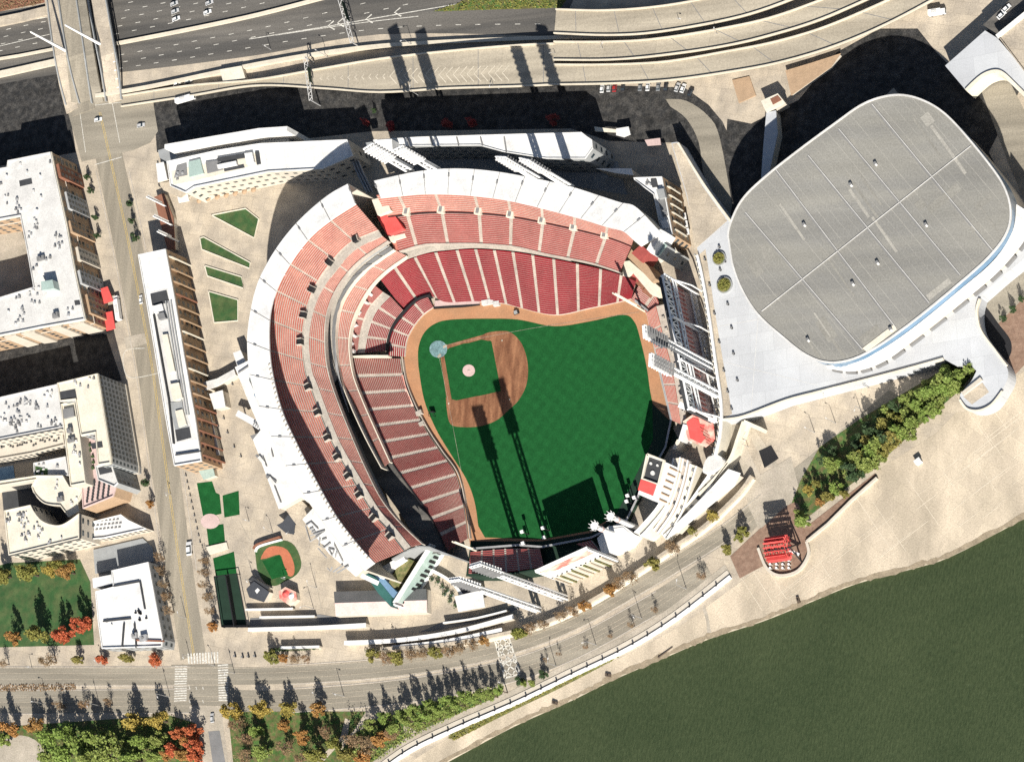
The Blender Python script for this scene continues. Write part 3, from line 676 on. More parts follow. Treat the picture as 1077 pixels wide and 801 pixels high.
# stepped terraces at the far right end of the stand
for pts, z, m in (([(655, 275), (662, 274), (694, 302), (690, 309), (684, 309), (664, 285), (660, 291), (655, 290)], 10.5, 'cream_roof'), ([(664, 287), (671, 290), (671, 297), (662, 293)], 8, 'seat_mid'), ([(672, 292), (679, 298), (675, 304), (668, 297)], 7.5, 'brick'), ([(680, 300), (686, 306), (682, 312), (675, 306)], 7, 'brick'),
                 ([(674, 257), (682, 264), (674, 275), (664, 266)], 16, 'seat_mid'), ([(680, 262), (693, 240), (699, 243), (684, 266)], 30, 'white_roof'), ([(664, 262), (672, 270), (682, 280), (690, 293), (686, 297), (676, 286), (660, 270)], 13, 'tan_brick')):
    MB().prism(PP(pts, z), max(0, z-12), z).build('end_terrace', m, NS)
tier(NS, [(664, 315), (678, 327), (683, 340)], [(672, 300), (690, 312), (694, 326)], 1.2, 5.0, 10, [.5], 'seat_mid', .6, n=20)
dg = MB().slab([P(x, y, 1.5) for x, y in cr([(457, 319), (470, 318), (488, 317), (504, 316)], 5)], 1.3, 1.5).build('dugout_roof', 'pink', NS)
MB().slab([P(x, y, 1.0) for x, y in cr([(456, 323), (470, 322), (488, 321), (504, 319)], 5)], .7, 1.0).build('dugout_bench', 'black', dg)
for x, y in ((510, 318), (516, 317), (522, 319)):
    p = P(x, y, 1.5); MB().box((p.x, p.y, 0), 3, 2.2, 2.0, .1).build('photo_pit', 'pale_roof', NS)
# tall white foul pole screens
for a, b, lb in (((643, 306), (678, 327), 'yellowish foul pole rising above the left-field corner'), ((477, 563), (504, 580), 'pale foul pole rising above the right-field corner')):
    t = thing('foul_pole', lb, 'pole', P(*b)); p = t.location
    z = (b[0]-a[0])/(1.163*.9)
    MB().tube((p.x, p.y, 0), (p.x, p.y, z), .55, .4, 8).build('pole', 'cream_roof', t); MB().box((p.x+.7, p.y, z*.3), .9, .1, z*.68, .6).build('screen', 'cream_roof', t)
# ================================================================== BALLPARK OUTFIELD STRUCTURES
# light towers : lattice mast carrying a tall ladder of lamp rows
def light_tower(head, base, zb, label, bank=8.5, rows=8, width=5.2):
    b = P(*base, zb); hd_ = P(*head, 0)
    # height that puts the head where the survey shows it
    lo, hi = zb+5, 140
    for _ in range(40):
        m_ = (lo+hi)/2; q = P(*head, m_)
        if (q-Vector((b.x, b.y, m_))).dot(ga) < 0: lo = m_
        else: hi = m_
    zt = (lo+hi)/2
    t = thing('light_tower', label, 'light tower', (b.x, b.y, zb), 'floodlight towers round the ballpark')
    ft = Vector((240-0, 0, 0)); ctr = P(560, 430); f = (ctr-b); f.z = 0; f.normalize(); s = Vector((-f.y, f.x, 0))
    hh = bank*2.4; z1 = zt-hh
    mb = MB()
    for a in (-1, 1):
        for c in (-1, 1): mb.tube(b+s*a*1.15+f*c*.8, Vector((b.x, b.y, z1))+s*a*1.05+f*c*.7, .62, .55, 6)
    k = 0; z = zb
    while z < z1-3:
        for c in (-1, 1): mb.tube(Vector((b.x, b.y, z))+s*.95*(1 if k % 2 else -1)+f*c*.75, Vector((b.x, b.y, z+3.2))+s*.95*(-1 if k % 2 else 1)+f*c*.75, .26, n=4)
        for c in (-1, 1): mb.tube(Vector((b.x, b.y, z))+f*.75*(1 if k % 2 else -1)+s*c*.95, Vector((b.x, b.y, z+3.2))+f*.75*(-1 if k % 2 else 1)+s*c*.95, .26, n=4)
        z += 3.2; k += 1
    mb.build('mast', 'white_steel', t)
    mb = MB()
    for a in (-1, -.33, .33, 1): mb.tube(Vector((b.x, b.y, z1-1))+s*a*width/2, Vector((b.x, b.y, zt))+s*a*width/2, .3, n=5)
    for r in range(rows+1): mb.tube(Vector((b.x, b.y, z1+hh*r/rows))-s*width/2, Vector((b.x, b.y, z1+hh*r/rows))+s*width/2, .3, n=5)
    fr = mb.build('head_frame', 'white_steel', t)
    for r in range(rows):
        zz = z1+hh*(r+.5)/rows; mb = MB()
        for a in range(6):
            c = Vector((b.x, b.y, zz))+s*(a-2.5)*width/5.6+f*.9
            mb.tube(c-f*.5, c+f*.45, .5, .78, 7)
        row = mb.build('lamp_row', 'white_steel', t)
        MB().prism([Vector((b.x, b.y, 0))-s*width/2-f*.62, Vector((b.x, b.y, 0))+s*width/2-f*.62, Vector((b.x, b.y, 0))+s*width/2-f*.42, Vector((b.x, b.y, 0))-s*width/2-f*.42], zz-.45, zz+.45).build('backing', 'white_steel', row); MB().slab([Vector((b.x, b.y, zz-.95))-s*width/2-f*1.1, Vector((b.x, b.y, zz-.95))+s*width/2-f*1.1], .5, .12).build('catwalk', 'grey_roof', row)
    return t
light_tower((384, 160), (432, 179), 30, 'floodlight tower leaning over the north roof nearest the gap between the stands')
light_tower((416, 160), (461, 180), 30, 'second floodlight tower from the left behind the north stand roof')
light_tower((524, 170), (568, 190), 30, 'third floodlight tower from the left behind the north stand roof')
light_tower((548, 174), (600, 197), 30, 'floodlight tower behind the right end of the north stand roof')
light_tower((676, 352), (748, 386), 10.5, 'upper of the two white floodlight towers beside the left-field scoreboard')
light_tower((683, 381), (755, 415), 10.5, 'lower of the two white floodlight towers beside the left-field scoreboard')
light_tower((482, 600), (566, 641), 0, 'left one of two tall white floodlight towers by the right-field street')
light_tower((503, 587), (594, 629), 0, 'right one of two tall white floodlight towers by the right-field street')
# ---------------------------------------------------------------- left-field bleachers and scoreboard
BS = thing('bleacher_stand', 'narrow bleacher of red seats along the left-centre outfield wall', 'bleachers', P(696, 390))
bl_i = [(680, 329), (685, 352), (693, 382), (700, 412), (707, 442)]
bl_o = [(690, 322), (697, 350), (705, 380), (711, 410), (716, 446)]
tier(BS, bl_i, bl_o, 3.4, 6.5, 8, even(6), 'seat_faded', .6, n=40, aw=.5, skirt=3.4)
flat(BS, 'walkway', bl_o, [(698, 320), (706, 350), (714, 380), (719, 410), (722, 446)], 6.2, 'deck_concrete', n=30, t=6)
for k in range(9):
    x, y = resample(bl_o, 10)[k+1]; p = P(x+5, y, 6.2); MB().box((p.x, p.y, 6.2), 1.3, 1.3, .9, .3).build('drink_rail_table', 'concrete', BS)
SB = thing('scoreboard', 'huge left-field scoreboard seen from behind with white trusses and red ribbed back', 'scoreboard', P(742, 375))
zt_, zb_ = 37.0, 3.0
ta = P(694, 290, zt_); tb = P(722, 430, zt_)
dl = (tb-ta); Ln = dl.length; dl.normalize(); nr = Vector((-dl.y, dl.x, 0))
if nr.dot(ga) < 0: nr = -nr
def sp(s, off, z): return Vector((ta.x, ta.y, 0))+dl*s*Ln+nr*off+Vector((0, 0, z))
MB().prism([sp(0, -1.2, 0), sp(1, -1.2, 0), sp(1, .2, 0), sp(0, .2, 0)], 9, zt_-1).build('display_board', 'dark_roof', SB)
bk = MB().prism([sp(.02, .25, 0), sp(.98, .25, 0), sp(.98, .6, 0), sp(.02, .6, 0)], 7, 23).build('back_panel', 'pink', SB)
MB().prism([sp(.02, .25, 0), sp(.98, .25, 0), sp(.98, .5, 0), sp(.02, .5, 0)], 23.2, 30).build('back_panel', 'pale_roof', SB)
mb = MB()
for k in range(27):
    s = .03+.94*k/26; mb.box((*sp(s, .9, 0).xy, 15), .35, .8, 14, math.atan2(dl.y, dl.x))
mb.build('back_ribs', 'faded_red', bk)
def truss(name, za, zc, off, n_, r=.34):
    mb = MB()
    for z in (za, zc): mb.tube(sp(0, off, z), sp(1, off, z), r, n=5)
    for k in range(n_):
        a, b = k/n_, (k+1)/n_
        mb.tube(sp(a, off, za if k % 2 else zc), sp(b, off, zc if k % 2 else za), r*.7, n=4); mb.tube(sp(a, off, za), sp(a, off, zc), r*.7, n=4)
    mb.tube(sp(1, off, za), sp(1, off, zc), r, n=4)
    return mb.build(name, 'white_steel', SB)
truss('top_truss', 30.5, zt_, 1.2, 22, .5); truss('middle_truss', 25.5, 28.5, 2.0, 8, .5); truss('bottom_truss', 2.5, 8, 1.6, 26, .5)
for s in (0, .32, .64, 1):
    mb = MB()
    mb.tube(sp(s, 2.2, 0), sp(s, 2.2, zt_), .6, n=6); mb.tube(sp(s, 2.2, zt_-1), sp(s, 0, zt_-1), .5, n=5); mb.tube(sp(s, 2.2, 28), sp(s, 5, 14), .4, n=5); mb.tube(sp(s, 5, 14), sp(s, 5, 0), .4, n=5)
    mb.build('support_column', 'white_steel', SB)
# white perimeter fence of stanchions along the arena side
fw_ = cr([(733, 268), (738, 290), (745, 330), (752, 380), (758, 425), (757, 455), (752, 478)], 8)
t = thing('perimeter_fence', 'white railing of the ballpark beside the pale arena plaza', 'fence', P(752, 380))
MB().slab([P(x, y, 12.6) for x, y in fw_], .55, 1.2).build('rail', 'white_steel', t); MB().slab([P(x-1, y+.5, 11.4) for x, y in fw_], .8, 11.4).build('retaining_wall', 'cream_roof', t)
for x, y in resample(fw_, 34): p = P(x-1.4, y, 11.4); MB().box((p.x, p.y, 11.4), .5, .5, 1.4, .2).build('stanchion', 'wall_grey', t)
# beam and red party-deck canopy below the scoreboard
t = thing('beam_canopy', 'white horizontal beam on posts at the lower end of the scoreboard', 'canopy', P(742, 440)); MB().slab([P(714, 425, 14), P(752, 442, 14)], 1.3, 1.4).build('beam', 'white_steel', t)
for x, y in ((717, 426), (733, 433), (750, 441)): p = P(x, y, 14); MB().tube((p.x, p.y, 0), (p.x, p.y, 12.7), .4).build('post', 'white_steel', t)
t = thing('party_deck', 'bright red party deck roof fading to pale beside the scoreboard', 'deck', P(738, 456))
MB().prism(PP([(718, 443), (728, 436), (750, 445), (752, 462), (742, 470), (724, 463)], 9), 8.4, 9).build('roof', 'red_white', t)
MB().prism(PP([(722, 444), (729, 439), (735, 441), (736, 446), (741, 447), (739, 455), (742, 460), (737, 466), (726, 461)], 9.3), 9.02, 9.3).build('red_awning', 'bright_red', t)
MB().prism(PP([(719, 446), (723, 447), (718, 464), (714, 463)], 9), 0, 9.6).build('side_wall', 'white_steel', t)
MB().prism(PP([(712, 462), (716, 462), (711, 472), (707, 472)], 8), 0, 8).build('side_wall', 'cream_roof', t)
for k in range(5): a = P(736+k*1.6, 449+k*4, 9.5); MB().ribbon([a, a+Vector((4, -2.6, 0))], .12).build('roof_seam', 'brick', t)
for x, y in ((726, 445), (746, 449), (742, 466)): p = P(x, y, 8); MB().tube((p.x, p.y, 0), (p.x, p.y, 8.5), .3).build('post', 'white_steel', t)
# batter's-eye riverboat pavilion
t = thing('batters_eye_pavilion', 'tall boxy pavilion with black fan pit and red roof panel in centre field', 'pavilion', P(700, 515))
zz = 25.0
o_ = PP([(680, 478), (703, 487), (690, 527), (670, 519)], zz)
MB().prism(o_, 0, zz-1.0, True).build('wall', 'white_steel', t)
MB().prism(PP([(682, 480), (696, 485), (691, 507), (676, 502)], zz), zz-.98, zz-.85).build('fan_pit', 'dark_roof', t)
for x, y, r in ((684, 487), (691, 489), (685, 497)) and ((684, 487, 1.0), (691, 489, .9), (686, 497, 1.7)):
    p = P(x, y, zz); MB().tube((p.x, p.y, zz-.9), (p.x, p.y, zz-.2), r*.6, r*.6, 12).build('fan', 'pale_roof', t)
MB().prism(PP([(674, 504), (690, 509), (686, 521), (671, 515)], zz), zz-.95, zz+.1).build('roof_panel', 'bright_red', t)
rg = PP([(680.5, 477.5), (698, 484), (692, 509), (675, 503), (680.5, 477.5)], zz+.4); MB().slab(rg, .45, 1.3).build('roof_rim', 'cream_roof', t)
for k in range(6):
    a = o_[1].lerp(o_[2], (k+.5)/6)+ (o_[2]-o_[3]).normalized()*.1
    MB().box((a.x, a.y, 3), .6, .6, 20, .3).build('pilaster', 'tan_brick', t)
# curving terraces and stairs of the centre-field entrance
def terrace(name, label, inner, outer, z, m, z0=0, n=24, cat='terrace', slits=0):
    A = curve_ww(inner, z, n); B = curve_ww(outer, z, n)
    c = A[n//2]; t = thing(name, label, cat, (c.x, c.y, z0))
    MB().prism(A+B[::-1], z0, z).build('deck', m, t)
    MB().slab([p+Vector((0, 0, 1)) for p in A], .22, 1.05).build('parapet', 'white_steel', t); MB().slab([p+Vector((0, 0, 1)) for p in B], .22, 1.05).build('parapet', 'white_steel', t)
    for k in range(slits):
        i = 1+k*(n-3)//slits
        a, b, c_, d_ = A[i].lerp(B[i], .3), A[i+1].lerp(B[i+1], .3), A[i+1].lerp(B[i+1], .75), A[i].lerp(B[i], .75); MB().prism([a, b, c_, d_], z+.02, z+.3).build('skylight', 'dark_roof' if k % 2 else 'grey_roof', t)
    return t
terrace('entry_terrace', 'narrow cream terrace curving just behind the centre-field pavilion', [(709, 482), (704, 505), (694, 530), (676, 552), (668, 560)], [(716, 481), (711, 505), (701, 532), (682, 556), (674, 564)], 14, 'cream_roof')
terrace('entry_terrace', 'middle cream stepped terrace of the centre-field entrance', [(719, 482), (714, 506), (704, 534), (688, 558)], [(724, 484), (719, 507), (709, 536), (692, 561)], 11, 'deck_concrete', slits=5)
terrace('entry_terrace', 'outer cream terrace with slits above the centre-field walkway', [(727, 488), (722, 508), (712, 537), (696, 562)], [(733, 490), (727, 510), (717, 540), (701, 566)], 8, 'cream_roof', slits=7)
terrace('entry_ramp', 'pale stepped ramp between the centre-field terraces and the white sloping roof', [(757, 483), (742, 505), (722, 533), (704, 556)], [(766, 487), (752, 506), (732, 535), (713, 560)], 6, 'cream_roof', cat='ramp', slits=9)
t = thing('entry_roof', 'broad white tapering roof above the centre-field street entrance', 'roof', P(765, 500))
MB().prism(PP([(766, 493), (778, 497), (772, 510), (750, 528), (722, 551), (700, 567), (697, 563), (722, 540), (748, 513)], 9), 7.8, 9).build('roof', 'white_roof', t)
MB().prism(PP([(766, 496), (776, 499), (700, 565), (698, 562)], 7.6), 0, 7.6).build('wall', 'wall_cream', t)
t = thing('entry_pavilion_roof', 'grey rounded roof above the plaza behind centre field', 'roof', P(750, 488)); MB().prism(PP(cr([(745, 480), (754, 478), (760, 483), (754, 492), (744, 497), (739, 496), (741, 486), (745, 480)], 4)[:-1], 10), 0, 10).build('roof', 'pale_roof', t)
t = thing('arena_ramp_wall', 'long cream parapet wall curving from the arena plaza to the street entrance', 'wall', P(775, 470))
wl = [P(x, y, 7) for x, y in cr([(782, 443), (776, 460), (768, 482), (752, 503), (735, 520)], 8)]
MB().slab(wl, .8, 7).build('parapet', 'cream_roof', t); MB().slab([P(782, 443, 7.4), P(800, 451, 7.4)], .8, 7).build('return_wall', 'cream_roof', t)
# outer concourse wall above the street
t = thing('street_wall', 'long curved street wall with white coping around right field', 'wall', P(600, 655))
cw = cr([(790, 500), (775, 520), (740, 553), (700, 580), (660, 607), (620, 632), (570, 655), (520, 668), (460, 678), (400, 682)], 6)
MB().slab([P(x, y, 4) for x, y in cw], .7, 4).build('coping', 'plaza', t); MB().slab([P(x+1.5, y+2.5, 2) for x, y in cw[:-8]], .9, 2).build('lower_planter', 'cream_roof', t)
for lab, pts, z, w_ in (('white coping wall above the long ramp south of the small diamond', [(261, 662), (330, 660), (385, 657)], 3.6, .9), ('low dark-shaded wall just below the small diamond', [(258, 641), (308, 640)], 2.4, .5), ('short shaded wall below the red pavilion roof', [(273, 649), (331, 648)], 2.4, .5),
                        ('white wall curving along the right-field concourse above the street', [(362, 676), (420, 673), (480, 664), (540, 648)], 4.2, 1.0), ('upper white wall of the right-field ramp', [(412, 681), (470, 674), (528, 662)], 3.4, .9), ('short white wall above the leafy strip by the street', [(295, 681), (336, 680)], 3, .6), ('short white wall beside the striped gabled hall', [(358, 660), (385, 658)], 3, .7),
                        ('white stepped wall beside the white tent roof', [(466, 655), (500, 650), (533, 642)], 3, .4), ('curved garden wall right of the green end facade', [(455, 600), (475, 612), (489, 630)], 3, .7)):
    q = [P(x, y, z) for x, y in cr(pts, 6)]; t = thing('retaining_wall', lab, 'wall', (q[len(q)//2].x, q[len(q)//2].y, 0)); MB().slab(q, w_*.7, z).build('wall', 'wall_cream', t); MB().slab([p+Vector((0, 0, .2)) for p in q], w_, .2).build('coping', 'white_roof', t)
sheet('concourse_ramp', [(263, 650), (337, 646), (360, 650), (385, 649), (385, 655), (263, 660)], .08, 'grey_roof')
sheet('concourse_ramp', cr([(470, 652), (520, 643), (560, 632)], 5)+cr([(545, 640), (500, 655), (440, 665)], 5), .08, 'grey_roof')
# tall batter's-eye wall with the mosaic back
t = thing('batters_eye_wall', 'tall wall slab right of centre with pink and cream panels on its back', 'wall', P(620, 600))
z = 32.0; a = P(563, 602, z); b = P(618, 577, z); d = (b-a).normalized(); n_ = Vector((-d.y, d.x, 0)); n_ = n_ if n_.dot(ga) > 0 else -n_
MB().prism([a-n_*1.2, b-n_*1.2, b, a], 0, z).build('wall', 'white_steel', t)
for z0_, z1_, m in ((24, 30.5, 'red_white'), (17.5, 23, 'white_roof'), (1, 15.5, 'wall_cream')):
    q = [a+n_*.03+d*1.2, b+n_*.03-d*1.2, b+n_*.25-d*1.2, a+n_*.25+d*1.2]; MB().prism(q, z0_, z1_).build('back_panel', m, t)
for k in range(11):
    p = a.lerp(b, (k+.5)/11)+n_*.3; MB().box((p.x, p.y, 17), .8, .4, 1.0, math.atan2(d.y, d.x)).build('bracket', 'black', t)
for k in range(9):
    p = a.lerp(b, (k+.5)/9)+n_*.5; MB().tube((p.x, p.y, 0), (p.x, p.y, 15.8), .55).build('back_column', 'brush' if k % 2 else 'plaza', t)
# two steamboat smokestacks
for k, (hd, lb) in enumerate((((625, 553), 'left smokestack with flared white crown in right-centre field'), ((642, 543), 'right smokestack with flared white crown in right-centre field'))):
    hz = 27.0; p = P(*hd, hz); t = thing('smokestack', lb, 'smokestack', (p.x, p.y, 0), 'steamboat smokestacks in right-centre field')
    MB().tube((p.x, p.y, 0), (p.x, p.y, hz-3), 1.25, 1.05, 14).build('shaft', 'white_steel', t); MB().tube((p.x, p.y, hz-3), (p.x, p.y, hz), 1.1, 1.8, 14).build('crown', 'white_steel', t)
    mb = MB()
    for q in range(9): an = q*math.tau/9; mb.tube((p.x+1.9*math.cos(an), p.y+1.9*math.sin(an), hz-1), (p.x+2.5*math.cos(an), p.y+2.5*math.sin(an), hz+1.3), .25, .06, 4)
    mb.build('crown_points', 'white_steel', t); MB().tube((p.x, p.y, hz-8), (p.x, p.y, hz-6.4), 1.3, n=14).build('band', 'pink', t)
t = thing('stack_deck', 'white rooftop deck beneath the two smokestacks', 'deck', P(648, 570)); MB().prism(PP([(628, 566), (640, 553), (655, 552), (668, 562), (660, 572), (645, 580), (633, 583)], 8), 0, 8).build('deck', 'white_roof', t); MB().prism(PP([(643, 556), (655, 554), (662, 560), (652, 568)], 8.3), 8.02, 8.3).build('white_pad', 'white_roof', t)
# right-field bleachers behind the wall
RB = thing('right_field_bleachers', 'dark red right-field seats in shade behind the outfield wall', 'bleachers', P(525, 590))
tier(RB, [(495, 580), (530, 577), (568, 577)], [(493, 603), (530, 602), (572, 596)], 3.0, 7.5, 12, even(6), 'seat_mid', .6, n=40, aw=.5)
tier(RB, [(622, 568), (640, 590)], [(606, 572), (618, 577)], 3.0, 5.5, 6, [.5], 'seat_mid', .6, n=10, aw=.5)
upright(RB, 'added_shade_wall', [(492, 605), (530, 604), (574, 597)], 0, 13, 'wall_green', n=12, half=.3)  # added wall, put here to throw shade over these seats
# columns of speakers on the wall
for k, (x, y) in enumerate(((549, 559), (571, 555), (572, 565), (550, 571), (660, 521), (667, 523), (659, 527))):
    p = P(x, y, 7); t = thing('speaker_post', ordn(k)+' white lamp box on a post along the right-field wall from the left', 'lamp post', (p.x, p.y, 0)); MB().tube((p.x, p.y, 0), (p.x, p.y, 6.4), .3).build('post', 'black', t); MB().box((p.x, p.y, 6.4), 1.5, 1.2, 1.2, .3).build('box', 'white_steel', t)
# ================================================================== WEST AND SOUTH APPENDAGES OF THE MAIN STAND
def slabthing(name, label, cat, pts, z, m, z0=0, wall='wall_cream', part='roof'):
    q = PP(pts, z); c = sum(q, Vector())/len(q); t = thing(name, label, cat, (c.x, c.y, z0))
    MB().prism(q, z-.6, z).build(part, m, t); MB().prism(ring(q, .25), z0, z-.62).build('wall', wall, t)
    return t
t = slabthing('entrance_hall', 'white flat-roofed entrance hall attached along the west side of the main stand', 'hall', [(247, 386), (261, 379), (275, 398), (288, 425), (304, 456), (324, 508), (348, 548), (383, 597), (374, 606), (346, 582), (318, 546), (330, 533), (316, 522), (293, 535), (266, 462), (274, 452), (262, 424)], 11, 'white_roof')
# lines, railings and skylights on that roof
for a, b in (((250, 392), (262, 384)), ((262, 399), (270, 416)), ((285, 472), (287, 480)), ((287, 507), (295, 528)), ((276, 480), (280, 490)), ((282, 500), (290, 506)), ((306, 492), (316, 514)), ((297, 465), (303, 490)), ((268, 412), (276, 428))):
    MB().slab([P(*a, 11.9), P(*b, 11.9)], .22, .9).build('roof_railing', 'grey_roof', t)
gl = MB().slab([P(x, y, 11.5) for x, y in cr([(270, 412), (282, 432), (290, 458), (295, 468)], 5)], 2.0, .48).build('skylight', 'blue_glass', t)
MB().slab([P(x, y, 11.5) for x, y in cr([(264, 398), (270, 412)], 3)], 1.2, .48).build('skylight', 'pale_glass', t)
for x, y in ((271, 477), (282, 499)):
    p = P(x+5, y+7, 11); v = MB().box((p.x, p.y, 11.02), 4.5, 1.5, 1.2, -.8).build('roof_unit', 'pale_roof', t); MB().box((p.x-2.6, p.y+2, 11.02), 1.6, 1, 1, -.8).build('duct', 'grey_roof', v)
# raised channel letters and plant frames outlined on the lower end of that roof
def outline(strokes, name='roof_lettering'):
    mb = MB()
    for st in strokes: mb.slab([P(x, y, 12.0) for x, y in st], .2, .95)
    mb.build(name, 'steel', t)
outline([[(321, 553), (327, 549), (334, 556)], [(321, 553), (326, 569), (340, 559)], [(325, 557), (329, 555)], [(327, 560), (331, 558)]])
outline([[(326, 563), (341, 558), (331, 566)]]); outline([[(336, 566), (335, 573), (341, 576), (347, 571)], [(338, 568), (343, 566)]])
outline([[(345, 577), (349, 584), (351, 578), (345, 577)], [(351, 572), (360, 590)], [(354, 580), (352, 586)]]); outline([[(334, 576), (343, 586)]]); outline([[(344, 597), (347, 600), (349, 596)], [(350, 601), (360, 594)], [(354, 602), (366, 595)]])
slabthing('plaza_canopy', 'cream rounded canopy casting shade beside the small diamond', 'canopy', cr([(300, 534), (313, 526), (320, 529), (332, 545), (316, 554), (304, 541), (300, 534)], 3)[:-1], 6, 'plaza', 4.5)
slabthing('ticket_kiosk', 'small white square kiosk roof at the top of the west plaza', 'kiosk', [(245, 371), (253, 368), (260, 384), (251, 389)], 8, 'white_roof')
slabthing('ticket_kiosk', 'white square kiosk roof beside the brown-ribbed long building', 'kiosk', [(220, 414), (234, 410), (237, 427), (225, 430)], 6, 'white_roof')
slabthing('entrance_hall', 'grey ramp roof curving between the long white building and the stand', 'ramp', [(213, 402), (228, 398), (246, 388), (248, 394), (228, 406), (214, 411)], 5, 'pale_roof')
t = thing('entrance_stair', 'long white striped stair bridge running down from the entrance hall', 'stair', P(270, 445)); MB().slab([P(249, 434, 6), P(265, 443, 8), P(284, 456, 10.5)], 1.5, .6).build('flight', 'white_steel', t)
for k in range(7): a = P(268+k*2.2, 445+k*1.4, 9.6); MB().box((a.x, a.y, 9.7), .4, 2.2, .5, -.6).build('tread', 'grey_roof', t)
for x, y in ((252, 436), (268, 445)): p = P(x, y, 6.2); MB().tube((p.x, p.y, 0), (p.x, p.y, 5.5), .4).build('post', 'white_steel', t)
slabthing('link_roof', 'dark square roof pad beside the stair bridge', 'roof', [(263, 458), (278, 453), (285, 460), (269, 468)], 5, 'grey_roof')
# south end of the main stand: white framed facade with green glass
t = thing('end_facade', 'white framed end facade of the main stand with a stair tower and green glass', 'facade', P(440, 625))
e0, e1 = P(453, 572, 14), P(414, 634, 14); ed = (e1-e0).normalized(); en = Vector((-ed.y, ed.x, 0)); en = en if en.dot(ga) > 0 else -en
MB().prism([e0-en*.7, e1-en*.7, e1+en*.2, e0+en*.2], 0, 14).build('end_wall', 'white_roof', t)
MB().prism([e0+ed*1+en*.22, e1-ed*1+en*.22, e1-ed*1+en*.4, e0+ed*1+en*.4], 1.5, 11.5).build('glazing', 'pale_glass', t)
for k in range(12):
    c = e0.lerp(e1, (k+.8)/12.8); MB().prism([c+en*.42, c+ed*1.1+en*.42, c+ed*1.1+en*.9, c+en*.9], 2.5, 5.5+(k % 3)*1.2).build('louvre', 'black', t)
MB().prism([e0+en*.41, e1+en*.41, e1+en*1.3, e0+en*1.3], .2, 1.6).build('base_beam', 'white_steel', t); MB().prism([e1+en*.2, e1+ed*.8+en*.2, e1+ed*.8+en*1.3, e1+en*1.3], .2, 14).build('end_pier', 'white_steel', t)
MB().prism(PP([(384, 604), (390, 601), (412, 627), (411, 638), (398, 624)], 13), 0, 13).build('glass_wall', 'teal_glass', t); MB().prism(PP([(390, 600), (396, 600), (417, 622), (413, 628)], 14), 0, 14).build('glass_wall', 'blue_glass', t)
MB().prism(PP([(409, 612), (424, 585), (431, 588), (414, 618)], 14), 0, 14).build('planted_deck', 'brush', t); MB().prism(PP([(393, 601), (424, 583), (426, 588), (408, 600), (400, 608)], 17), 8, 17).build('white_deck', 'white_roof', t)
MB().slab([P(380, 605, 17), P(397, 613, 17)], 1.0, 1.0).build('frame_beam', 'white_steel', t)
# gabled hall below it
t = thing('gabled_hall', 'long low gabled hall with a dark and a pink roof slope by the right-field ramp', 'hall', P(405, 635))
for (x0, y0, x1, y1) in ((351, 621, 448, 619),):
    r0_ = P(352, 634, 8); r1_ = P(449, 631, 8); n0 = P(351, 622, 5); n1 = P(448, 619, 5); s0 = P(353, 648, 4.5); s1 = P(449, 644, 4.5)
    MB().face([n0, n1, r1_, r0_]).face([n0-Vector((0, 0, .4)), n1-Vector((0, 0, .4)), n1, n0]).build('roof_slope', 'grey_roof', t); MB().face([r0_, r1_, s1, s0]).build('roof_slope', 'pink', t)
    MB().prism([Vector((p.x, p.y, 4)) for p in (n0, n1, s1, s0)], 0, 4.2).build('wall', 'wall_cream', t); MB().face([n1, s1, r1_]).face([n0, r0_, s0]).build('gable', 'wall_cream', t)
slabthing('marquee_tent', 'white square marquee roof near the right-field towers', 'tent', [(478, 627), (507, 620), (510, 638), (482, 643)], 5, 'white_roof', 4.2)
slabthing('service_pad', 'dark square pit roof above the white marquee', 'roof', [(481, 618), (505, 612), (507, 619), (484, 626)], 3, 'dark_roof')
# small practice diamond of the plaza
sheet('practice_field', closed([(268, 578), (275, 573), (297, 568), (310, 574), (317, 592), (312, 604), (300, 611), (289, 616), (278, 612), (270, 597)], 3), .06, 'lawn')
a_ = [(274+0, 589)]
sheet('practice_base_path', closed([(274, 588), (280, 577), (290, 574), (302, 578), (309, 592), (309, 604), (303, 605), (298, 592), (294, 583), (280, 587)], 3), .09, 'clay')
sheet('practice_infield', [(276, 590), (294, 583), (303, 604), (286, 609)], .11, 'turf')
t = thing('practice_fence', 'low white fence arc around the small practice diamond', 'fence', P(270, 575)); MB().slab([P(x, y, 1.6) for x, y in cr([(268, 580), (272, 574), (296, 567)], 4)], .3, 1.6).build('panel', 'white_steel', t); MB().slab([P(x, y, 2.4) for x, y in cr([(266, 577), (270, 572), (294, 564)], 4)], .35, 2.4).build('dark_screen', 'brick', t)
t = slabthing('batting_hut', 'dark grey peaked hut roof below the practice diamond', 'hut', [(259, 619), (267, 611), (283, 622), (277, 633), (262, 628)], 4.5, 'hut_roof'); MB().prism(PP([(268, 621), (271, 618), (273, 620), (270, 624)], 4.8), 4.5, 4.8).build('skylight', 'white_roof', t)
slabthing('batting_hut', 'small dark shed roof just above the grey hut', 'hut', [(262, 609), (266, 607), (283, 617), (281, 621)], 4, 'dark_roof')
t = slabthing('food_stand', 'red and white scalloped stand roof below the practice diamond', 'stand', [(293, 622), (300, 617), (311, 622), (312, 630), (305, 637), (294, 629)], 4, 'red_white')
p = P(300, 624, 4.3); MB().tube((p.x, p.y, 4), (p.x, p.y, 5), 1.9, .3, 10).build('roof_cone', 'bright_red', t); p = P(306, 626, 4.3); MB().tube((p.x, p.y, 4), (p.x, p.y, 5), 1.6, .3, 10).build('roof_cone', 'white_roof', t)
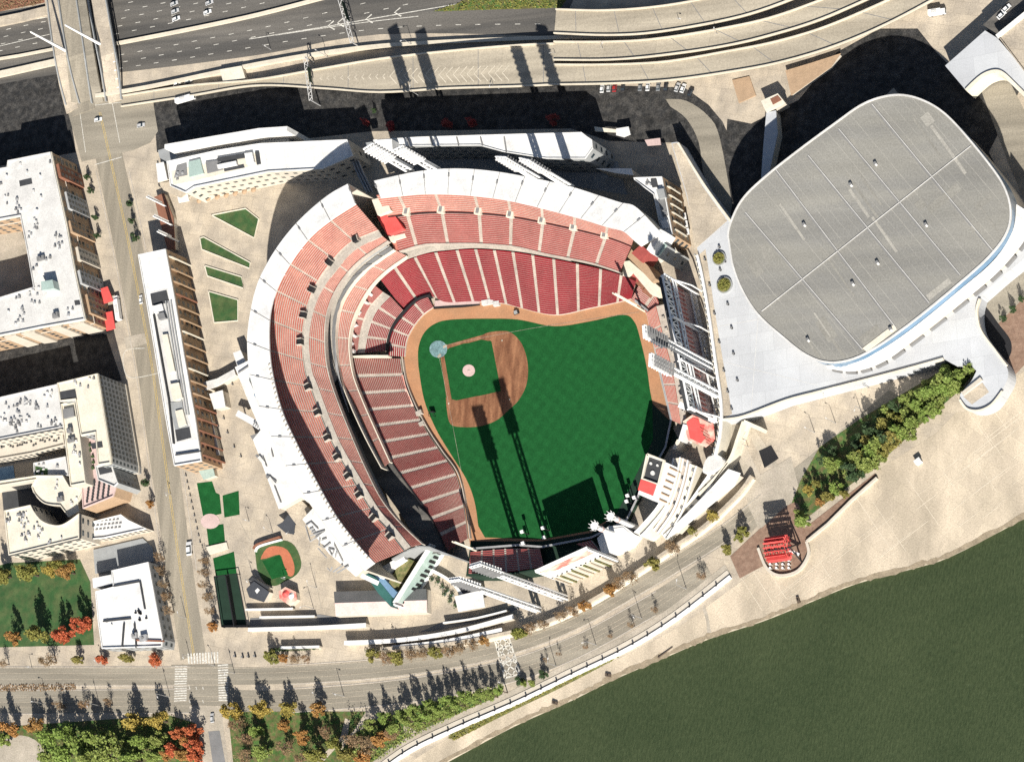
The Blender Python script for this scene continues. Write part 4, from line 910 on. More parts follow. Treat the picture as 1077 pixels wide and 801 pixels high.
t = thing('statue_tree_shelter', 'dark peaked sculpture canopy beside the cream rounded canopy', 'canopy', P(303, 552)); p = P(303, 553, 3); MB().tube((p.x, p.y, 0), (p.x, p.y, 3), .4).build('post', 'black', t); MB().prism(PP([(291, 552), (297, 549), (303, 541), (311, 548), (309, 562), (300, 560)], 5), 4.7, 5).build('roof', 'hut_roof', t)
# bullpen cage fence
t = thing('batting_cage', 'long dark green caged batting tunnel beside the left street', 'cage', P(243, 632))
cq = PP([(225, 606), (249, 603), (260, 659), (233, 659), (225, 606)], 3.2); MB().slab(cq, .2, .3).build('top_rail', 'black', t); MB().slab([P(237, 604, 3.2), P(246, 659, 3.2)], .25, 3.2).build('divider', 'black', t); MB().slab([P(233, 658, 2.6), P(260, 658, 2.6)], .4, 2.6).build('end_wall', 'black', t)
for q in cq[:4]: MB().tube((q.x, q.y, 0), (q.x, q.y, 3.2), .18).build('post', 'black', t)
for pts, lb in (([(216, 575), (238, 570), (240, 577), (220, 583)], 'flat cream step block between two garden turf squares'), ([(206, 490), (224, 492), (226, 500), (214, 504)], 'pale green glass canopy at the foot of the long white building')):
    slabthing('garden_pavilion' if 'green' in lb else 'garden_block', lb, 'canopy' if 'green' in lb else 'block', pts, 3.5 if 'green' in lb else .8, 'pale_glass' if 'green' in lb else 'cream_roof')
# ================================================================== CITY BUILDINGS
def facade(parent, a, b, z0, z1, floors, step, wn, cap, m='glass', ww=1.5, wh=1.7, frame=False):
    """window boxes on the wall from a to b (world points); returns windows used up"""
    d = (b-a); d.z = 0; L_ = d.length; d.normalize(); n_ = Vector((d.y, -d.x, 0)); cols = max(1, int(L_/step)); fh = (z1-z0)/floors
    rest = MB(); k = 0
    me = None
    for f in range(floors):
        for c in range(cols):
            p = a+d*(L_*(c+.5)/cols); q = MB() if wn[0] < cap else rest
            z = z0+fh*f+fh*.28
            q.prism([p-d*ww/2-n_*.05, p+d*ww/2-n_*.05, p+d*ww/2+n_*.06, p-d*ww/2+n_*.06], z, z+wh)
            if wn[0] < cap: q.build('window', m, parent); wn[0] += 1
    if rest.v: tag(rest.build('window', m, parent), kind='stuff')
def building(name, label, pts, z, roof, wall, floors=0, step=4.0, cat='building', z0=0.0, vents=0, hole=None, par=.9, cap=96, ww=1.6, wh=1.7, bands=None, units=0, south=True):
    q = PP(pts, z); c = sum(q, Vector())/len(q); t = thing(name, label, cat, (c.x, c.y, z0))
    n_ = len(q); ar = sum(q[k].x*q[(k+1) % n_].y-q[(k+1) % n_].x*q[k].y for k in range(n_))
    if ar < 0: q = q[::-1]
    MB().prism(q, z0, z-.02, cap=False).build('wall', wall, t)
    MB().prism(ring(q, .1), z-.5, z).build('roof', roof, t)
    if par:
        i = ring(q, .42); mb = MB()
        for k in range(n_):
            a, b, e, f = q[k], q[(k+1) % n_], i[(k+1) % n_], i[k]; up = Vector((0, 0, par))
            mb.face([a+up, b+up, e+up, f+up]); mb.face([a-Vector((0, 0, .01)), b-Vector((0, 0, .01)), b+up, a+up]); mb.face([e, f, f+up, e+up])
        mb.build('parapet', roof, t)
    wn = [0]
    for k in range(n_):
        a, b = q[k], q[(k+1) % n_]; d = b-a; d.z = 0
        if d.length < 3: continue
        d.normalize(); o_ = Vector((d.y, -d.x, 0))
        if o_.dot(ga) > .2 and floors and 0: pass
        if o_.dot(ga) > .12 and floors: facade(t, a, b, z0+.6, z-.4, floors, step, wn, cap, ww=ww, wh=wh)
        if bands and o_.dot(ga) > .12:
            for zz, hh, m in bands: MB().prism([a+o_*.02, b+o_*.02, b+o_*.35, a+o_*.35], z0+zz, z0+zz+hh).build('cornice', m, t)
    xs = [p[0] for p in pts]; ys = [p[1] for p in pts]; got = 0; tries = 0
    while got < vents and tries < 900:
        tries += 1; x, y = RND.uniform(min(xs), max(xs)), RND.uniform(min(ys), max(ys))
        if x < -3 or not all(inside((x+dx, y+dy), pts) for dx, dy in ((-4, -4), (4, -4), (4, 4), (-4, 4))): continue
        got += 1; p = P(x, y, z)
        for g in range(RND.choice((1, 1, 2, 3, 4))):
            MB().box((p.x+RND.uniform(-2, 2), p.y+RND.uniform(-2.5, 2.5), z+.01+g*.004), RND.uniform(.7, 1.3), RND.uniform(.7, 1.4), RND.uniform(.6, 1.2), RND.choice((0, .2, .2))).build('roof_vent', RND.choice(('grey_roof', 'steel', 'pale_roof')), t)
    for _ in range(units):
        for tries in range(200):
            x, y = RND.uniform(min(xs), max(xs)), RND.uniform(min(ys), max(ys))
            if x > 0 and all(inside((x+dx, y+dy), pts) for dx, dy in ((-6, -6), (6, -6), (6, 6), (-6, 6))): break
        p = P(x, y, z); u = MB().box((p.x, p.y, z+.01), RND.uniform(2.5, 4.5), RND.uniform(2, 3.5), RND.uniform(1.4, 2.4), .2).build('roof_unit', RND.choice(('grey_roof', 'pale_roof', 'steel')), t)
        MB().tube((p.x, p.y, z+1.2), (p.x, p.y, z+2.7), .7, n=8).build('fan', 'grey_roof', u)
    return t
def pad(t, pts, z, h, m, nm='roof_block'): return MB().prism(PP(pts, z+h), z+.01, z+h).build(nm, m, t)
# --- upper left apartments, C shaped round a court
B = building('apartment_building', 'white-roofed apartment block wrapped round a tan courtyard by the left street', [(-60, 187), (8, 176), (9, 169), (54, 160), (58, 180), (70, 235), (79, 285), (90, 336), (45, 344), (-60, 365), (-60, 326), (0, 313), (36, 302), (29, 262), (22, 227), (0, 231), (-60, 240)], 22, 'pale_roof', 'tan_brick', 6, 5, vents=40, ww=2.2, wh=2.1, bands=((21.4, 1.0, 'cream_roof'), (14.2, .4, 'wall_cream')), units=2)
for k, (a, b, m) in enumerate((((57, 172), (60, 186), 'brick'), ((62, 200), (66, 218), 'mid_grey'), ((69, 232), (72, 244), 'tan_brick'), ((74, 258), (77, 272), 'wall_cream'), ((79, 284), (82, 298), 'mid_grey'), ((84, 308), (88, 328), 'tan_brick'))):
    p, q = P(*a, 22), P(*b, 22); d = (q-p).normalized(); n_ = Vector((d.y, -d.x, 0)); n_ = n_ if n_.dot(ga) > 0 else -n_
    MB().prism([p-n_*1, q-n_*1, q+n_*1.5, p+n_*1.5], .5, 20.5-(k % 2)*2.5).build('bay', m, B); e0, e1 = (p+n_*1.52, q+n_*1.52); e0, e1 = (e0, e1) if Vector(((e1-e0).y, -(e1-e0).x, 0)).dot(n_) > 0 else (e1, e0); facade(B, e0, e1, .8, 20-(k % 2)*2.5, 6, 2.6, [99], 0, ww=1.5, wh=1.9)
for a, b in (((2, 351), (14, 348)), ((20, 347), (34, 345)), ((50, 341), (62, 339)), ((70, 338), (86, 335))):
    p, q = P(*a, 22), P(*b, 22); d = (q-p).normalized(); n_ = Vector((d.y, -d.x, 0)); n_ = n_ if n_.y < 0 else -n_
    MB().prism([p-n_, q-n_, q+n_*1.8, p+n_*1.8], .5, 20).build('bay', 'wall_cream', B)
pad(B, [(20, 190), (33, 187), (34, 193), (21, 196)], 22, .12, 'dark_roof', 'roof_hatch'); pad(B, [(43, 296), (55, 294), (57, 303), (44, 305)], 22, 5, 'pale_glass', 'stair_head'); pad(B, [(78, 316), (85, 315), (86, 320), (79, 321)], 22, .1, 'dark_roof', 'roof_hatch')
sheet('court_deck', [(-60, 240), (22, 240), (40, 300), (-60, 330)], .5, 'plaza_grey')
# --- middle left complex
B = building('office_building', 'long grey-roofed wing of the office block below the shaded side street', [(-60, 430), (0, 418), (61, 404), (68, 449), (0, 462), (-60, 474)], 20, 'pale_roof', 'wall_cream', 5, 4, vents=30, ww=2, bands=((19.4, 1.1, 'dark_roof'),))
B = building('office_tower', 'cream-roofed office tower with a gridded grey facade facing the left street', [(61, 403), (103, 393), (117, 480), (117, 487), (104, 489), (101, 455), (86, 458), (80, 420), (64, 422)], 26, 'cream_roof', 'wall_grey', 8, 2.6, vents=3, cap=98, ww=1.3, wh=1.6, bands=((25.4, 1.2, 'cream_roof'), (2, .8, 'wall_cream')))
pad(B, [(63, 412), (79, 409), (81, 420), (64, 423)], 26, -1.8+2, 'dark_roof', 'plant_pit'); pad(B, [(95, 466), (107, 464), (108, 470), (97, 472)], 26, .3, 'dark_roof', 'plant_pit')
B = building('office_building', 'narrow cream roof wing beside the pink roof terrace', [(65, 425), (79, 421), (85, 458), (91, 508), (75, 511), (70, 470)], 21, 'cream_roof', 'wall_cream', 0, vents=4, units=2); pad(B, [(66, 430), (77, 428), (78, 437), (67, 440)], 21, 1.5, 'grey_roof', 'plant_frame')
B = building('roof_terrace_block', 'pinkish roof terrace block with rows of dark seats behind the office tower', [(85, 440), (98, 438), (104, 488), (124, 508), (120, 522), (88, 535), (86, 500)], 14, 'pink', 'tan_brick', 0, vents=0)
for i in range(5):
    for j in range(7):
        x, y = 92+i*5.5+j*.4, 527-j*3.2-i*1.6
        if inside((x, y), [(87, 500), (104, 490), (122, 509), (119, 520), (90, 533)]): p = P(x, y, 14); MB().box((p.x, p.y, 14), .8, 1.3, .8, .2).build('terrace_seat', 'dark_roof', B)
for j in range(9): p = P(88+j*1.4+RND.uniform(-2, 2), 444+j*6, 14); MB().box((p.x, p.y, 14), 1.2, 1.2, 1.1, .4).build('planter', 'leaf_dark', B)
B = building('office_building', 'gridded lower office corner with a dark rooftop plant well', [(101, 490), (118, 487), (125, 508), (121, 512), (104, 505)], 19, 'pale_roof', 'wall_grey', 5, 3, ww=1.4); pad(B, [(103, 492), (116, 489), (118, 496), (105, 499)], 19, .3, 'dark_roof', 'plant_well')
B = building('curved_building', 'cream-roofed curved block around a dark crescent court', [(5, 537), (33, 531)]+cr([(36, 537), (44, 547), (56, 552), (68, 551), (84, 540)], 5)+[(84, 566), (10, 584)], 18, 'cream_roof', 'wall_cream', 4, 4.5, vents=14, ww=2.6, wh=1.5, bands=((17.4, 1.0, 'dark_roof'),))
B = building('curved_building', 'cream inner crescent roof wrapping the curved dark court from above', [(-20, 514), (0, 511), (37, 505)]+cr([(34, 512), (38, 521), (48, 530), (64, 532)], 5)+[(73, 544), (84, 538), (83, 528), (91, 512), (74, 512), (67, 500), (40, 500), (-20, 509)], 12, 'cream_roof', 'wall_cream', 0, vents=3, units=1)
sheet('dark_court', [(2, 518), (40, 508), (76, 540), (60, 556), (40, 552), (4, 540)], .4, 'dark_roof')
B = building('court_building', 'white low roof with a green court left of the cream wing', [(36, 487), (70, 480), (73, 500), (37, 505)], 10, 'pale_roof', 'wall_cream', 0, vents=4); pad(B, [(37, 490), (50, 493), (50, 503), (38, 504)], 10, .2, 'lawn', 'green_court')
sheet('pool_water', [(-10, 493), (14, 489), (16, 505), (-10, 509)], 1.0, 'blue_glass'); sheet('pool_deck', [(-60, 470), (40, 462), (40, 512), (-60, 520)], .6, 'plaza')
B = building('office_annexe', 'low annexe with white window bands at the foot of the grey wing', [(-60, 476), (0, 466), (66, 452), (69, 468), (34, 477), (0, 483), (-60, 490)], 9, 'wall_cream', 'wall_cream', 3, 3)
for k in range(26): p = P(2+k*2.4, 468+RND.uniform(-3, 6)-k*.35, 9); MB().box((p.x, p.y, 9.02), .9, .6, .6, .2).build('roof_light', 'dark_roof', B)
B = building('glazed_annexe', 'slanted white gridded roof at the southeast corner of the office block', [(84, 552), (128, 541), (136, 547), (155, 556), (110, 566), (86, 568)], 6, 'white_roof', 'wall_cream', 2, 3)
for k in range(26): p = P(92+k % 9*4+k//9*3, 549+(k//9)*4-(k % 9)*.4, 6); MB().box((p.x, p.y, 6.02), 1.3, .6, .4, .2).build('roof_light', 'grey_roof', B)
# --- white building at the corner of the park
B = building('white_building', 'white flat-roofed stepped building beside the park lawn', [(118, 600), (157, 591), (172, 672), (171, 680), (108, 682), (104, 654), (101, 622), (120, 617)], 10, 'white_roof', 'wall_grey', 2, 4, units=2, vents=2)
pad(B, [(97, 608), (117, 604), (119, 614), (98, 618)], 8, 1, 'white_roof', 'lower_roof'); MB().prism(PP([(97, 608), (117, 604), (119, 614), (98, 618)], 8), 0, 8).build('side_wing', 'wall_grey', B)
for a, b in (((119, 616), (146, 611)), ((108, 653), (137, 650)), ((147, 611), (152, 640)), ((141, 655), (143, 681)), ((143, 673), (172, 674)), ((128, 680), (130, 655))):
    MB().slab([P(*a, 10.9), P(*b, 10.9)], .35, .9).build('roof_step', 'dark_roof' if a[0] != 143 else 'brick', B)
for k in range(9): p = P(RND.uniform(141, 155), RND.uniform(641, 653), 10); MB().box((p.x, p.y, 10), .9, .9, .9, .3).build('roof_vent', 'black', B)
slabthing('garage_deck', 'grey sunken parking deck between the curved block and the white building', 'deck', [(98, 578), (150, 566), (160, 575), (162, 590), (100, 603)], .8, 'wall_grey')
# --- long building east of the left street
B = building('long_building', 'long narrow white-roofed building with brown ribbed facade beside the left street', [(146, 268), (175, 262), (184, 310), (195, 376), (206, 438), (213, 485), (184, 490), (175, 440), (166, 385), (156, 325)], 18, 'white_roof', 'tan_brick', 4, 5, ww=2.2, wh=1.8, cap=90)
for k in range(17):
    a = P(175, 262, 0).lerp(P(213, 485, 0), (k+.5)/17); x, y = 175.5+38*(k+.5)/17, 263+222*(k+.5)/17; p = P(x, y, 18)
    MB().box((p.x+.7, p.y, 0), 2.2, .7, 17, -.25).build('fin', 'brick' if k in (3, 12, 13, 14, 15, 16) else 'tan_brick' if k % 3 else 'cream_roof', B)
w_ = pad(B, [(158, 307), (176, 303), (198, 440), (207, 462), (182, 466), (172, 410)], 18, .06, 'pale_roof', 'plant_deck')
for pts, h, m in (([(158, 309), (175, 305), (178, 318), (160, 321)], .2, 'dark_roof'), ([(160, 322), (170, 319), (172, 326), (162, 329)], 1.6, 'white_roof'), ([(165, 330), (172, 328), (174, 334), (167, 336)], 2.2, 'grey_roof'), ([(170, 352), (176, 351), (184, 390), (178, 392)], 1.5, 'cream_roof'), ([(178, 404), (188, 402), (192, 418), (182, 421)], 1.8, 'cream_roof'), ([(184, 432), (192, 430), (196, 446), (188, 449)], 1.2, 'cream_roof'), ([(184, 452), (199, 449), (201, 460), (186, 464)], .3, 'dark_roof'), ([(178, 423), (190, 422), (198, 448), (184, 452)], .25, 'wall_grey')): pad(B, pts, 18.08, h, m, 'plant_unit')
for o_ in (0, 3, 6): MB().slab([P(174+o_*.9, 316, 18.8), P(193+o_*.9, 436, 18.8)], .3, .6).build('roof_pipe', 'wall_grey' if o_ != 3 else 'steel', B)
MB().slab([P(161, 330, 19.6), P(177, 420, 19.6), P(182, 466, 19.6)], .3, 1.5).build('plant_screen', 'dark_roof', B)
MB().slab([P(184, 478, 19.2), P(211, 474, 19.2)], .25, 1.1).build('plant_screen', 'dark_roof', B)
# low links and awnings on its plaza side
slabthing('plaza_arcade', 'grey flat arcade roof along the plaza side of the long building', 'arcade', [(204, 399), (213, 397), (220, 430), (231, 478), (223, 480), (214, 436)], 4, 'pale_roof')
slabthing('red_shop_front', 'brick-red single-storey block left of the north plaza', 'shop', [(162, 207), (172, 203), (182, 228), (184, 262), (176, 262), (168, 232)], 4, 'brick')
for k, (a, b) in enumerate((((157, 207), (179, 219)), ((164, 228), (186, 239)), ((168, 244), (188, 254)))):
    zz = 20; p = P(*b); q = P(*a, 20); t = thing('banner_mast', ordn(k)+' white banner mast from the top in the row beside the brick-red block', 'mast', p); lo = p+Vector((0, 0, 0)); hgt = (b[0]-a[0])/(1.163*.9); MB().tube(lo, lo+Vector((0, 0, hgt)), .5, .35, 8).build('pole', 'white_steel', t); MB().box((p.x, p.y+.6, hgt*.35), .2, 1.4, hgt*.6).build('banner', 'white_steel', t)
# --- north-west block by the plaza
B = building('museum_building', 'white-roofed block with a long dark plant trench at the head of the plaza', [(176, 170), (230, 158), (275, 151), (366, 147), (372, 164), (340, 178), (283, 181), (205, 197), (196, 203), (180, 196)], 18, 'white_roof', 'wall_cream', 3, 4.5, ww=2, vents=3, cap=60)
pad(B, [(180, 180), (272, 160), (274, 172), (205, 190), (182, 194)], 18, .06, 'cream_roof', 'plant_deck')
for pts, h, m in (([(186, 174), (196, 171), (197, 184), (183, 187)], .2, 'grey_roof'), ([(198, 170), (210, 167), (214, 182), (199, 186)], 1.2, 'pale_glass'), ([(216, 170), (232, 168), (234, 178), (218, 182)], .8, 'grey_roof'), ([(228, 166), (258, 161), (259, 165), (229, 170)], 1.2, 'dark_roof'), ([(228, 173), (248, 169), (249, 173), (229, 177)], 1.8, 'white_roof'), ([(257, 161), (265, 160), (267, 170), (259, 172)], 1.6, 'white_roof'), ([(268, 159), (272, 159), (274, 172), (270, 173)], .6, 'dark_roof'), ([(235, 177), (256, 173), (257, 176), (236, 180)], .4, 'dark_roof')): pad(B, pts, 18.08, h, m, 'plant_unit')
MB().slab([P(x, y, 24) for x, y in ((173, 154), (225, 145), (272, 137), (302, 135))], 1.1, 24).build('rear_wall', 'white_roof', B); MB().prism(PP([(166, 158), (176, 155), (225, 147), (272, 140), (303, 138), (304, 149), (275, 151), (230, 158), (176, 170), (168, 166)], 13), 0, 13).build('rear_terrace', 'wall_grey', B)
slabthing('cafe_pavilion', 'low cream front with small square umbrellas facing the plaza', 'shop', [(206, 198), (280, 183), (284, 190), (230, 203), (208, 208)], 5, 'plaza'); slabthing('cafe_pavilion', 'white canopied corner of the north plaza below the block', 'shop', [(186, 205), (197, 203), (199, 211), (188, 213)], 4, 'white_roof', 3)
slabthing('gate_lodge', 'small white flat roof at the street corner of the north plaza', 'lodge', [(164, 172), (172, 170), (176, 188), (166, 191)], 7, 'white_roof'); slabthing('gate_lodge', 'tan sloped roof below the white corner lodge', 'lodge', [(164, 193), (182, 190), (198, 202), (190, 208), (172, 200)], 5, 'plaza')
for k in range(9): x = 278+k*10; MB().ribbon([P(x, 152, 18.04), P(x+3, 176-k*1.0, 18.04)], .09).build('roof_seam', 'pale_roof', B)
# --- building north of the stand
B = building('north_building', 'long white-roofed building between the north stand and the expressway', [(393, 147), (440, 144), (505, 142), (612, 139), (617, 143), (623, 147), (624, 156), (616, 167), (575, 167), (530, 160), (505, 153), (393, 154)], 23, 'white_roof', 'wall_grey', 4, 5, ww=2.2, par=.5)
for x in (428, 452, 480, 505, 530): MB().slab([P(x, 143.5, 23.5), P(x+2.5, 153 if x < 510 else 160, 23.5)], .3, .4).build('roof_joint', 'grey_roof', B)
pad(B, [(394, 147), (412, 146), (413, 157), (394, 158)], 23, 7, 'white_roof', 'lift_tower'); MB().prism(PP([(394, 147), (413, 146), (414, 158), (394, 159)], 23), 0, 23).build('lift_shaft', 'wall_cream', B); pad(B, [(384, 150), (391, 149), (391, 155), (385, 156)], 12, 2, 'wall_grey', 'roof_unit')
sheet('rear_court', [(420, 155), (520, 153), (580, 168), (650, 170), (660, 205), (600, 195), (500, 182), (425, 182)], .09, 'wall_grey')
slabthing('stair_roof', 'thin white roof strip behind the right end of the north building', 'roof', [(626, 177), (664, 177), (666, 184), (648, 182)], 14, 'white_roof')
slabthing('stair_roof', 'small white canopy in the shaded yard right of the north building', 'roof', [(648, 135), (661, 133), (663, 141), (656, 144), (648, 142)], 5, 'white_roof', 4); slabthing('stair_roof', 'narrow cream walkway roof in the shaded yard', 'roof', [(625, 133), (648, 136), (648, 139), (626, 138)], 4, 'cream_roof', 3); slabthing('stair_roof', 'pale canopy at the edge of the beige walkway in the shaded yard', 'roof', [(678, 147), (694, 145), (695, 152), (681, 153)], 5, 'pink', 4)
B = building('corner_building', 'tall brown-sided building with white plant roof beside the beige walkway', [(667, 187), (697, 186), (708, 246), (701, 252), (694, 235), (688, 205), (668, 190)], 20, 'white_roof', 'tan_brick', 4, 5, ww=2.4, wh=2, vents=2)
for pts, h, m in (([(684, 188), (690, 187), (692, 196), (686, 197)], .5, 'dark_roof'), ([(690, 199), (698, 198), (700, 207), (693, 209)], 2.2, 'wall_grey'), ([(692, 210), (699, 209), (703, 226), (697, 228)], .4, 'grey_roof'), ([(694, 232), (702, 231), (704, 239), (697, 240)], 1.5, 'white_roof')): pad(B, pts, 20, h, m, 'plant_unit')
for k in range(6): p = P(700+k*1.4, 196+k*9, 17); MB().box((p.x+.8, p.y, 5), 2.6, .5, 12, -.25).build('fin', 'cream_roof', B)
for k in range(3): slabthing('stall_awning', ordn(k)+' white awning from the top beside the brown corner building', 'awning', [(713+k*1.6, 225+k*8), (721+k*1.6, 223.5+k*8), (722+k*1.6, 230+k*8), (715+k*1.6, 231.5+k*8)], 3.4, 'white_roof', 2.8)
B = building('corner_tower', 'glass-topped corner tower where the north stand meets the scoreboard', [(683, 262), (692, 250), (702, 258), (693, 271)], 24, 'pale_glass', 'wall_grey', 3, 4); MB().slab([P(693, 274, 15), P(711, 262, 15)], 1.0, 1.0).build('roof_beam', 'cream_roof', B)
# ================================================================== ARENA AND ITS PODIUM
PZ = 10.5
t = thing('arena_podium', 'wide pale concrete podium plaza around the rounded arena', 'plaza', P(880, 400))
pp = [(722, 205), (706, 150), (713, 149), (740, 195), (770, 235), (790, 225), (850, 235), (950, 240), (1040, 215), (1066, 215), (1090, 222), (1090, 262), (1055, 290), (1030, 312)]+cr([(1030, 312), (1027, 326), (1030, 347), (1045, 368), (1058, 384), (1060, 397), (1052, 413), (1043, 425), (1030, 431), (1017, 430), (1009, 420)], 4)+[(1010, 414), (1022, 400), (1027, 390), (1020, 383), (1005, 384), (992, 377), (960, 386), (915, 398), (860, 412), (825, 421), (780, 438), (759, 441), (752, 390), (744, 335), (735, 270)]
MB().prism(PP(pp, PZ), 0, PZ).build('deck', 'podium', t)
wk = MB().prism(PP([(707, 151), (712, 150), (739, 196), (765, 232), (731, 262), (723, 206)], PZ+.05), PZ+.01, PZ+.05).build('walkway_paving', 'plaza', t)
MB().prism(PP([(735, 268), (742, 262), (753, 335), (763, 395), (770, 435), (760, 440), (753, 390), (744, 330)], PZ+.05), PZ+.01, PZ+.05).build('edge_paving', 'plaza', t)
for ln in ([(760, 441), (782, 437.5), (826, 421), (860, 412), (915, 398), (960, 386), (992, 377)], [(1030, 314), (1027, 327), (1031, 347), (1046, 368), (1058, 384)], [(1009, 420), (1017, 430), (1030, 431.5), (1043, 425), (1054, 411)], [(713, 150), (741, 195), (768, 232)]):
    MB().slab([P(x, y, PZ+1.2) for x, y in cr(ln, 5)], .45, 1.6).build('parapet', 'cream_roof', t)
MB().slab([P(1012, 414, PZ+1.2), P(1032, 398, PZ+1.2)], .8, 1.2).build('stair_wall', 'wall_cream', t); MB().prism(PP([(1013, 417), (1033, 402), (1040, 412), (1022, 425)], PZ+.3), PZ+.01, PZ+.06).build('stair_paving', 'plaza', t)
for a, b in (((745, 345), (830, 330)), ((750, 378), (860, 405)), ((800, 300), (790, 430)), ((880, 385), (890, 400)), ((730, 262), (765, 235))): MB().ribbon([P(*a, PZ+.03), P(*b, PZ+.03)], .1).build('paving_joint', 'pale_roof', t)
for k, ((x, y), r) in enumerate((((757, 272), 7.0), ((762.5, 300), 8.0))):
    p = P(x, y, PZ+.1); pl = thing('round_planter', ('upper' if k == 0 else 'lower')+' round planter with clipped shrubs on the arena plaza', 'planter', (p.x, p.y, PZ)); MB().tube((p.x, p.y, PZ), (p.x, p.y, PZ+1.0), r*.46, n=24).build('kerb', 'wall_grey', pl); mb = MB(); mb.tube((p.x, p.y, PZ+1.0), (p.x, p.y, PZ+1.15), r*.40, n=24); mb.build('soil', 'brush', pl)
    mb = MB()
    for i in range(240):
        a, q = RND.uniform(0, 6.3), r*.34*math.sqrt(RND.random()); c = Vector((p.x+q*math.cos(a), p.y+q*math.sin(a), PZ+1.2+RND.random()*.9)); s = RND.uniform(.2, .45); d1 = Vector((RND.uniform(-1, 1), RND.uniform(-1, 1), RND.uniform(-.4, .4))).normalized()*s; d2 = Vector((-d1.y, d1.x, RND.uniform(-.2, .2))); mb.face([c-d1, c-d2, c+d1, c+d2])
    mb.build('shrub', 'leaf_olive', pl)
# arena
AZ = 32.0
A = thing('arena', 'large grey-roofed rounded arena with a white canopy along its river side', 'arena', P(950, 260))
ro = closed([(766, 248), (771, 228), (783, 207), (806, 185), (840, 158), (878, 130), (905, 111), (928, 102), (950, 100), (972, 106), (992, 118), (1012, 138), (1040, 172), (1056, 196), (1063, 220), (1059, 244), (1040, 270), (1003, 303), (960, 338), (925, 363), (898, 377), (872, 381), (848, 373), (822, 353), (797, 330), (780, 303), (770, 275)], 5)
q = PP(ro, AZ)
MB().prism(q, AZ-.6, AZ).build('roof', 'arena_roof', A)
MB().prism(ring(q, 1.6) if False else [p for p in q], 20, AZ-.62, cap=False).build('upper_wall', 'blue_glass', A)
MB().prism(ring(PP(ro, AZ), .8), 0, 20.2, cap=False).build('lower_wall', 'wall_cream', A)
qq = q+[q[0]]
MB().slab([p+Vector((0, 0, .4)) for p in qq], .38, .8).build('roof_edge', 'pale_roof', A)
cw_ = Vector(P(915, 241, AZ))
jr = [((784, 223), (907, 367)), ((816, 178), (942, 344)), ((850, 163), (977, 318)), ((882, 135), (1010, 289)), ((917, 109), (1044, 263)), ((801, 327), (1021, 153)), ((792, 340), (800, 333))][:6]
for a, b in jr:
    MB().slab([P(*a, AZ+.35), P(*b, AZ+.35)], .13, .26).build('roof_ridge', 'pale_roof', A)
    MB().ribbon([P(a[0]-1.2, a[1]+.8, AZ+.03), P(b[0]-1.2, b[1]+.8, AZ+.03)], .22).build('roof_gutter', 'grey_roof', A)
for x, y in ((921, 172), (895, 194), (846, 236), (923, 276), (897, 298), (974, 236), (937, 346), (850, 357)):
    p = P(x, y, AZ); u = MB().box((p.x, p.y, AZ+.01), 1.3, 1.1, 1.3, .6).build('roof_vent', 'grey_roof', A); MB().box((p.x+.5, p.y-.7, AZ+.01), .9, .6, 1.0, .6).build('vent_hood', 'white_roof', u)
MB().prism(PP([(907, 366), (940, 341), (943, 346), (912, 370)], AZ+.3), AZ+.01, AZ+.3).build('roof_hatch', 'cream_roof', A)
ctr_ = P(915, 241, AZ); vx = (P(1021, 153, AZ)-P(801, 327, AZ)).normalized(); vy = (P(977, 318, AZ)-P(850, 163, AZ)).normalized(); pq = [(w.x, w.y) for w in ring(q, .8)]; k_ = 0
for j in range(-34, 35):
    if j % 7 == 0: continue
    ins = [s*.8 for s in range(-120, 121) if inside(((ctr_+vx*j*2.05+vy*s*.8).x, (ctr_+vx*j*2.05+vy*s*.8).y), pq)]
    if len(ins) > 4: MB().ribbon([ctr_+vx*j*2.05+vy*ins[0]+Vector((0, 0, .008)), ctr_+vx*j*2.05+vy*ins[-1]+Vector((0, 0, .008))], .05 if j % 3 else .09).build('membrane_seam', 'roof_patch_dark' if j % 2 else 'roof_patch_light', A)
rp_ = random.Random(9); ux = (P(1021, 153, AZ)-P(801, 327, AZ)).normalized(); uy = Vector((-ux.y, ux.x, 0))
for k in range(44):
    x, y = rp_.uniform(775, 1060), rp_.uniform(105, 375); c = P(x, y, AZ+.012+k*.0012); a_, b_ = rp_.uniform(1.5, 9), rp_.uniform(1.2, 6)
    if rp_.random() < .4: a_, b_ = rp_.uniform(.35, .7), rp_.uniform(5, 14)
    q4 = [c+ux*a_*s1+uy*b_*s2 for s1, s2 in ((-1, -1), (1, -1), (1, 1), (-1, 1))]
    if all(inside((v.x, v.y), [(w.x, w.y) for w in q]) for v in q4): MB().face(q4).build('membrane_patch', rp_.choice(('roof_patch_dark', 'roof_patch_light', 'roof_patch_dark')), A)
# river side canopy
co_ = cr([(870, 386), (898, 389), (930, 378), (968, 350), (1015, 313), (1050, 283), (1077, 250), (1085, 225)], 6); ci_ = cr([(868, 384), (898, 381), (928, 367), (964, 342), (1008, 306), (1045, 274), (1065, 243), (1069, 215)], 6)
Aq = [P(x, y, 20) for x, y in co_]; Bq = [P(x, y, 27) for x, y in ci_]
mb = MB()
for k in range(len(Aq)-1): mb.face([Aq[k], Aq[k+1], Bq[k+1], Bq[k]])
cn = mb.build('canopy', 'white_roof', A)
MB().slab([P(x, y, 19.9) for x, y in co_], .3, 1.0).build('canopy_edge', 'white_steel', A)
for k in range(1, len(co_)-2, 3): MB().slab([P(co_[k][0]+2.2, co_[k][1]+2, PZ+2.4), P(co_[k+2][0]+2.2, co_[k+2][1]+2, PZ+2.4)], .55, 2.4).build('glazed_door_bay', 'grey_roof', A)
for k in range(0, len(Aq), 3): MB().ribbon([Aq[k]+Vector((0, 0, .05)), Bq[k]+Vector((0, 0, .05))], .1).build('canopy_seam', 'pale_roof', A)
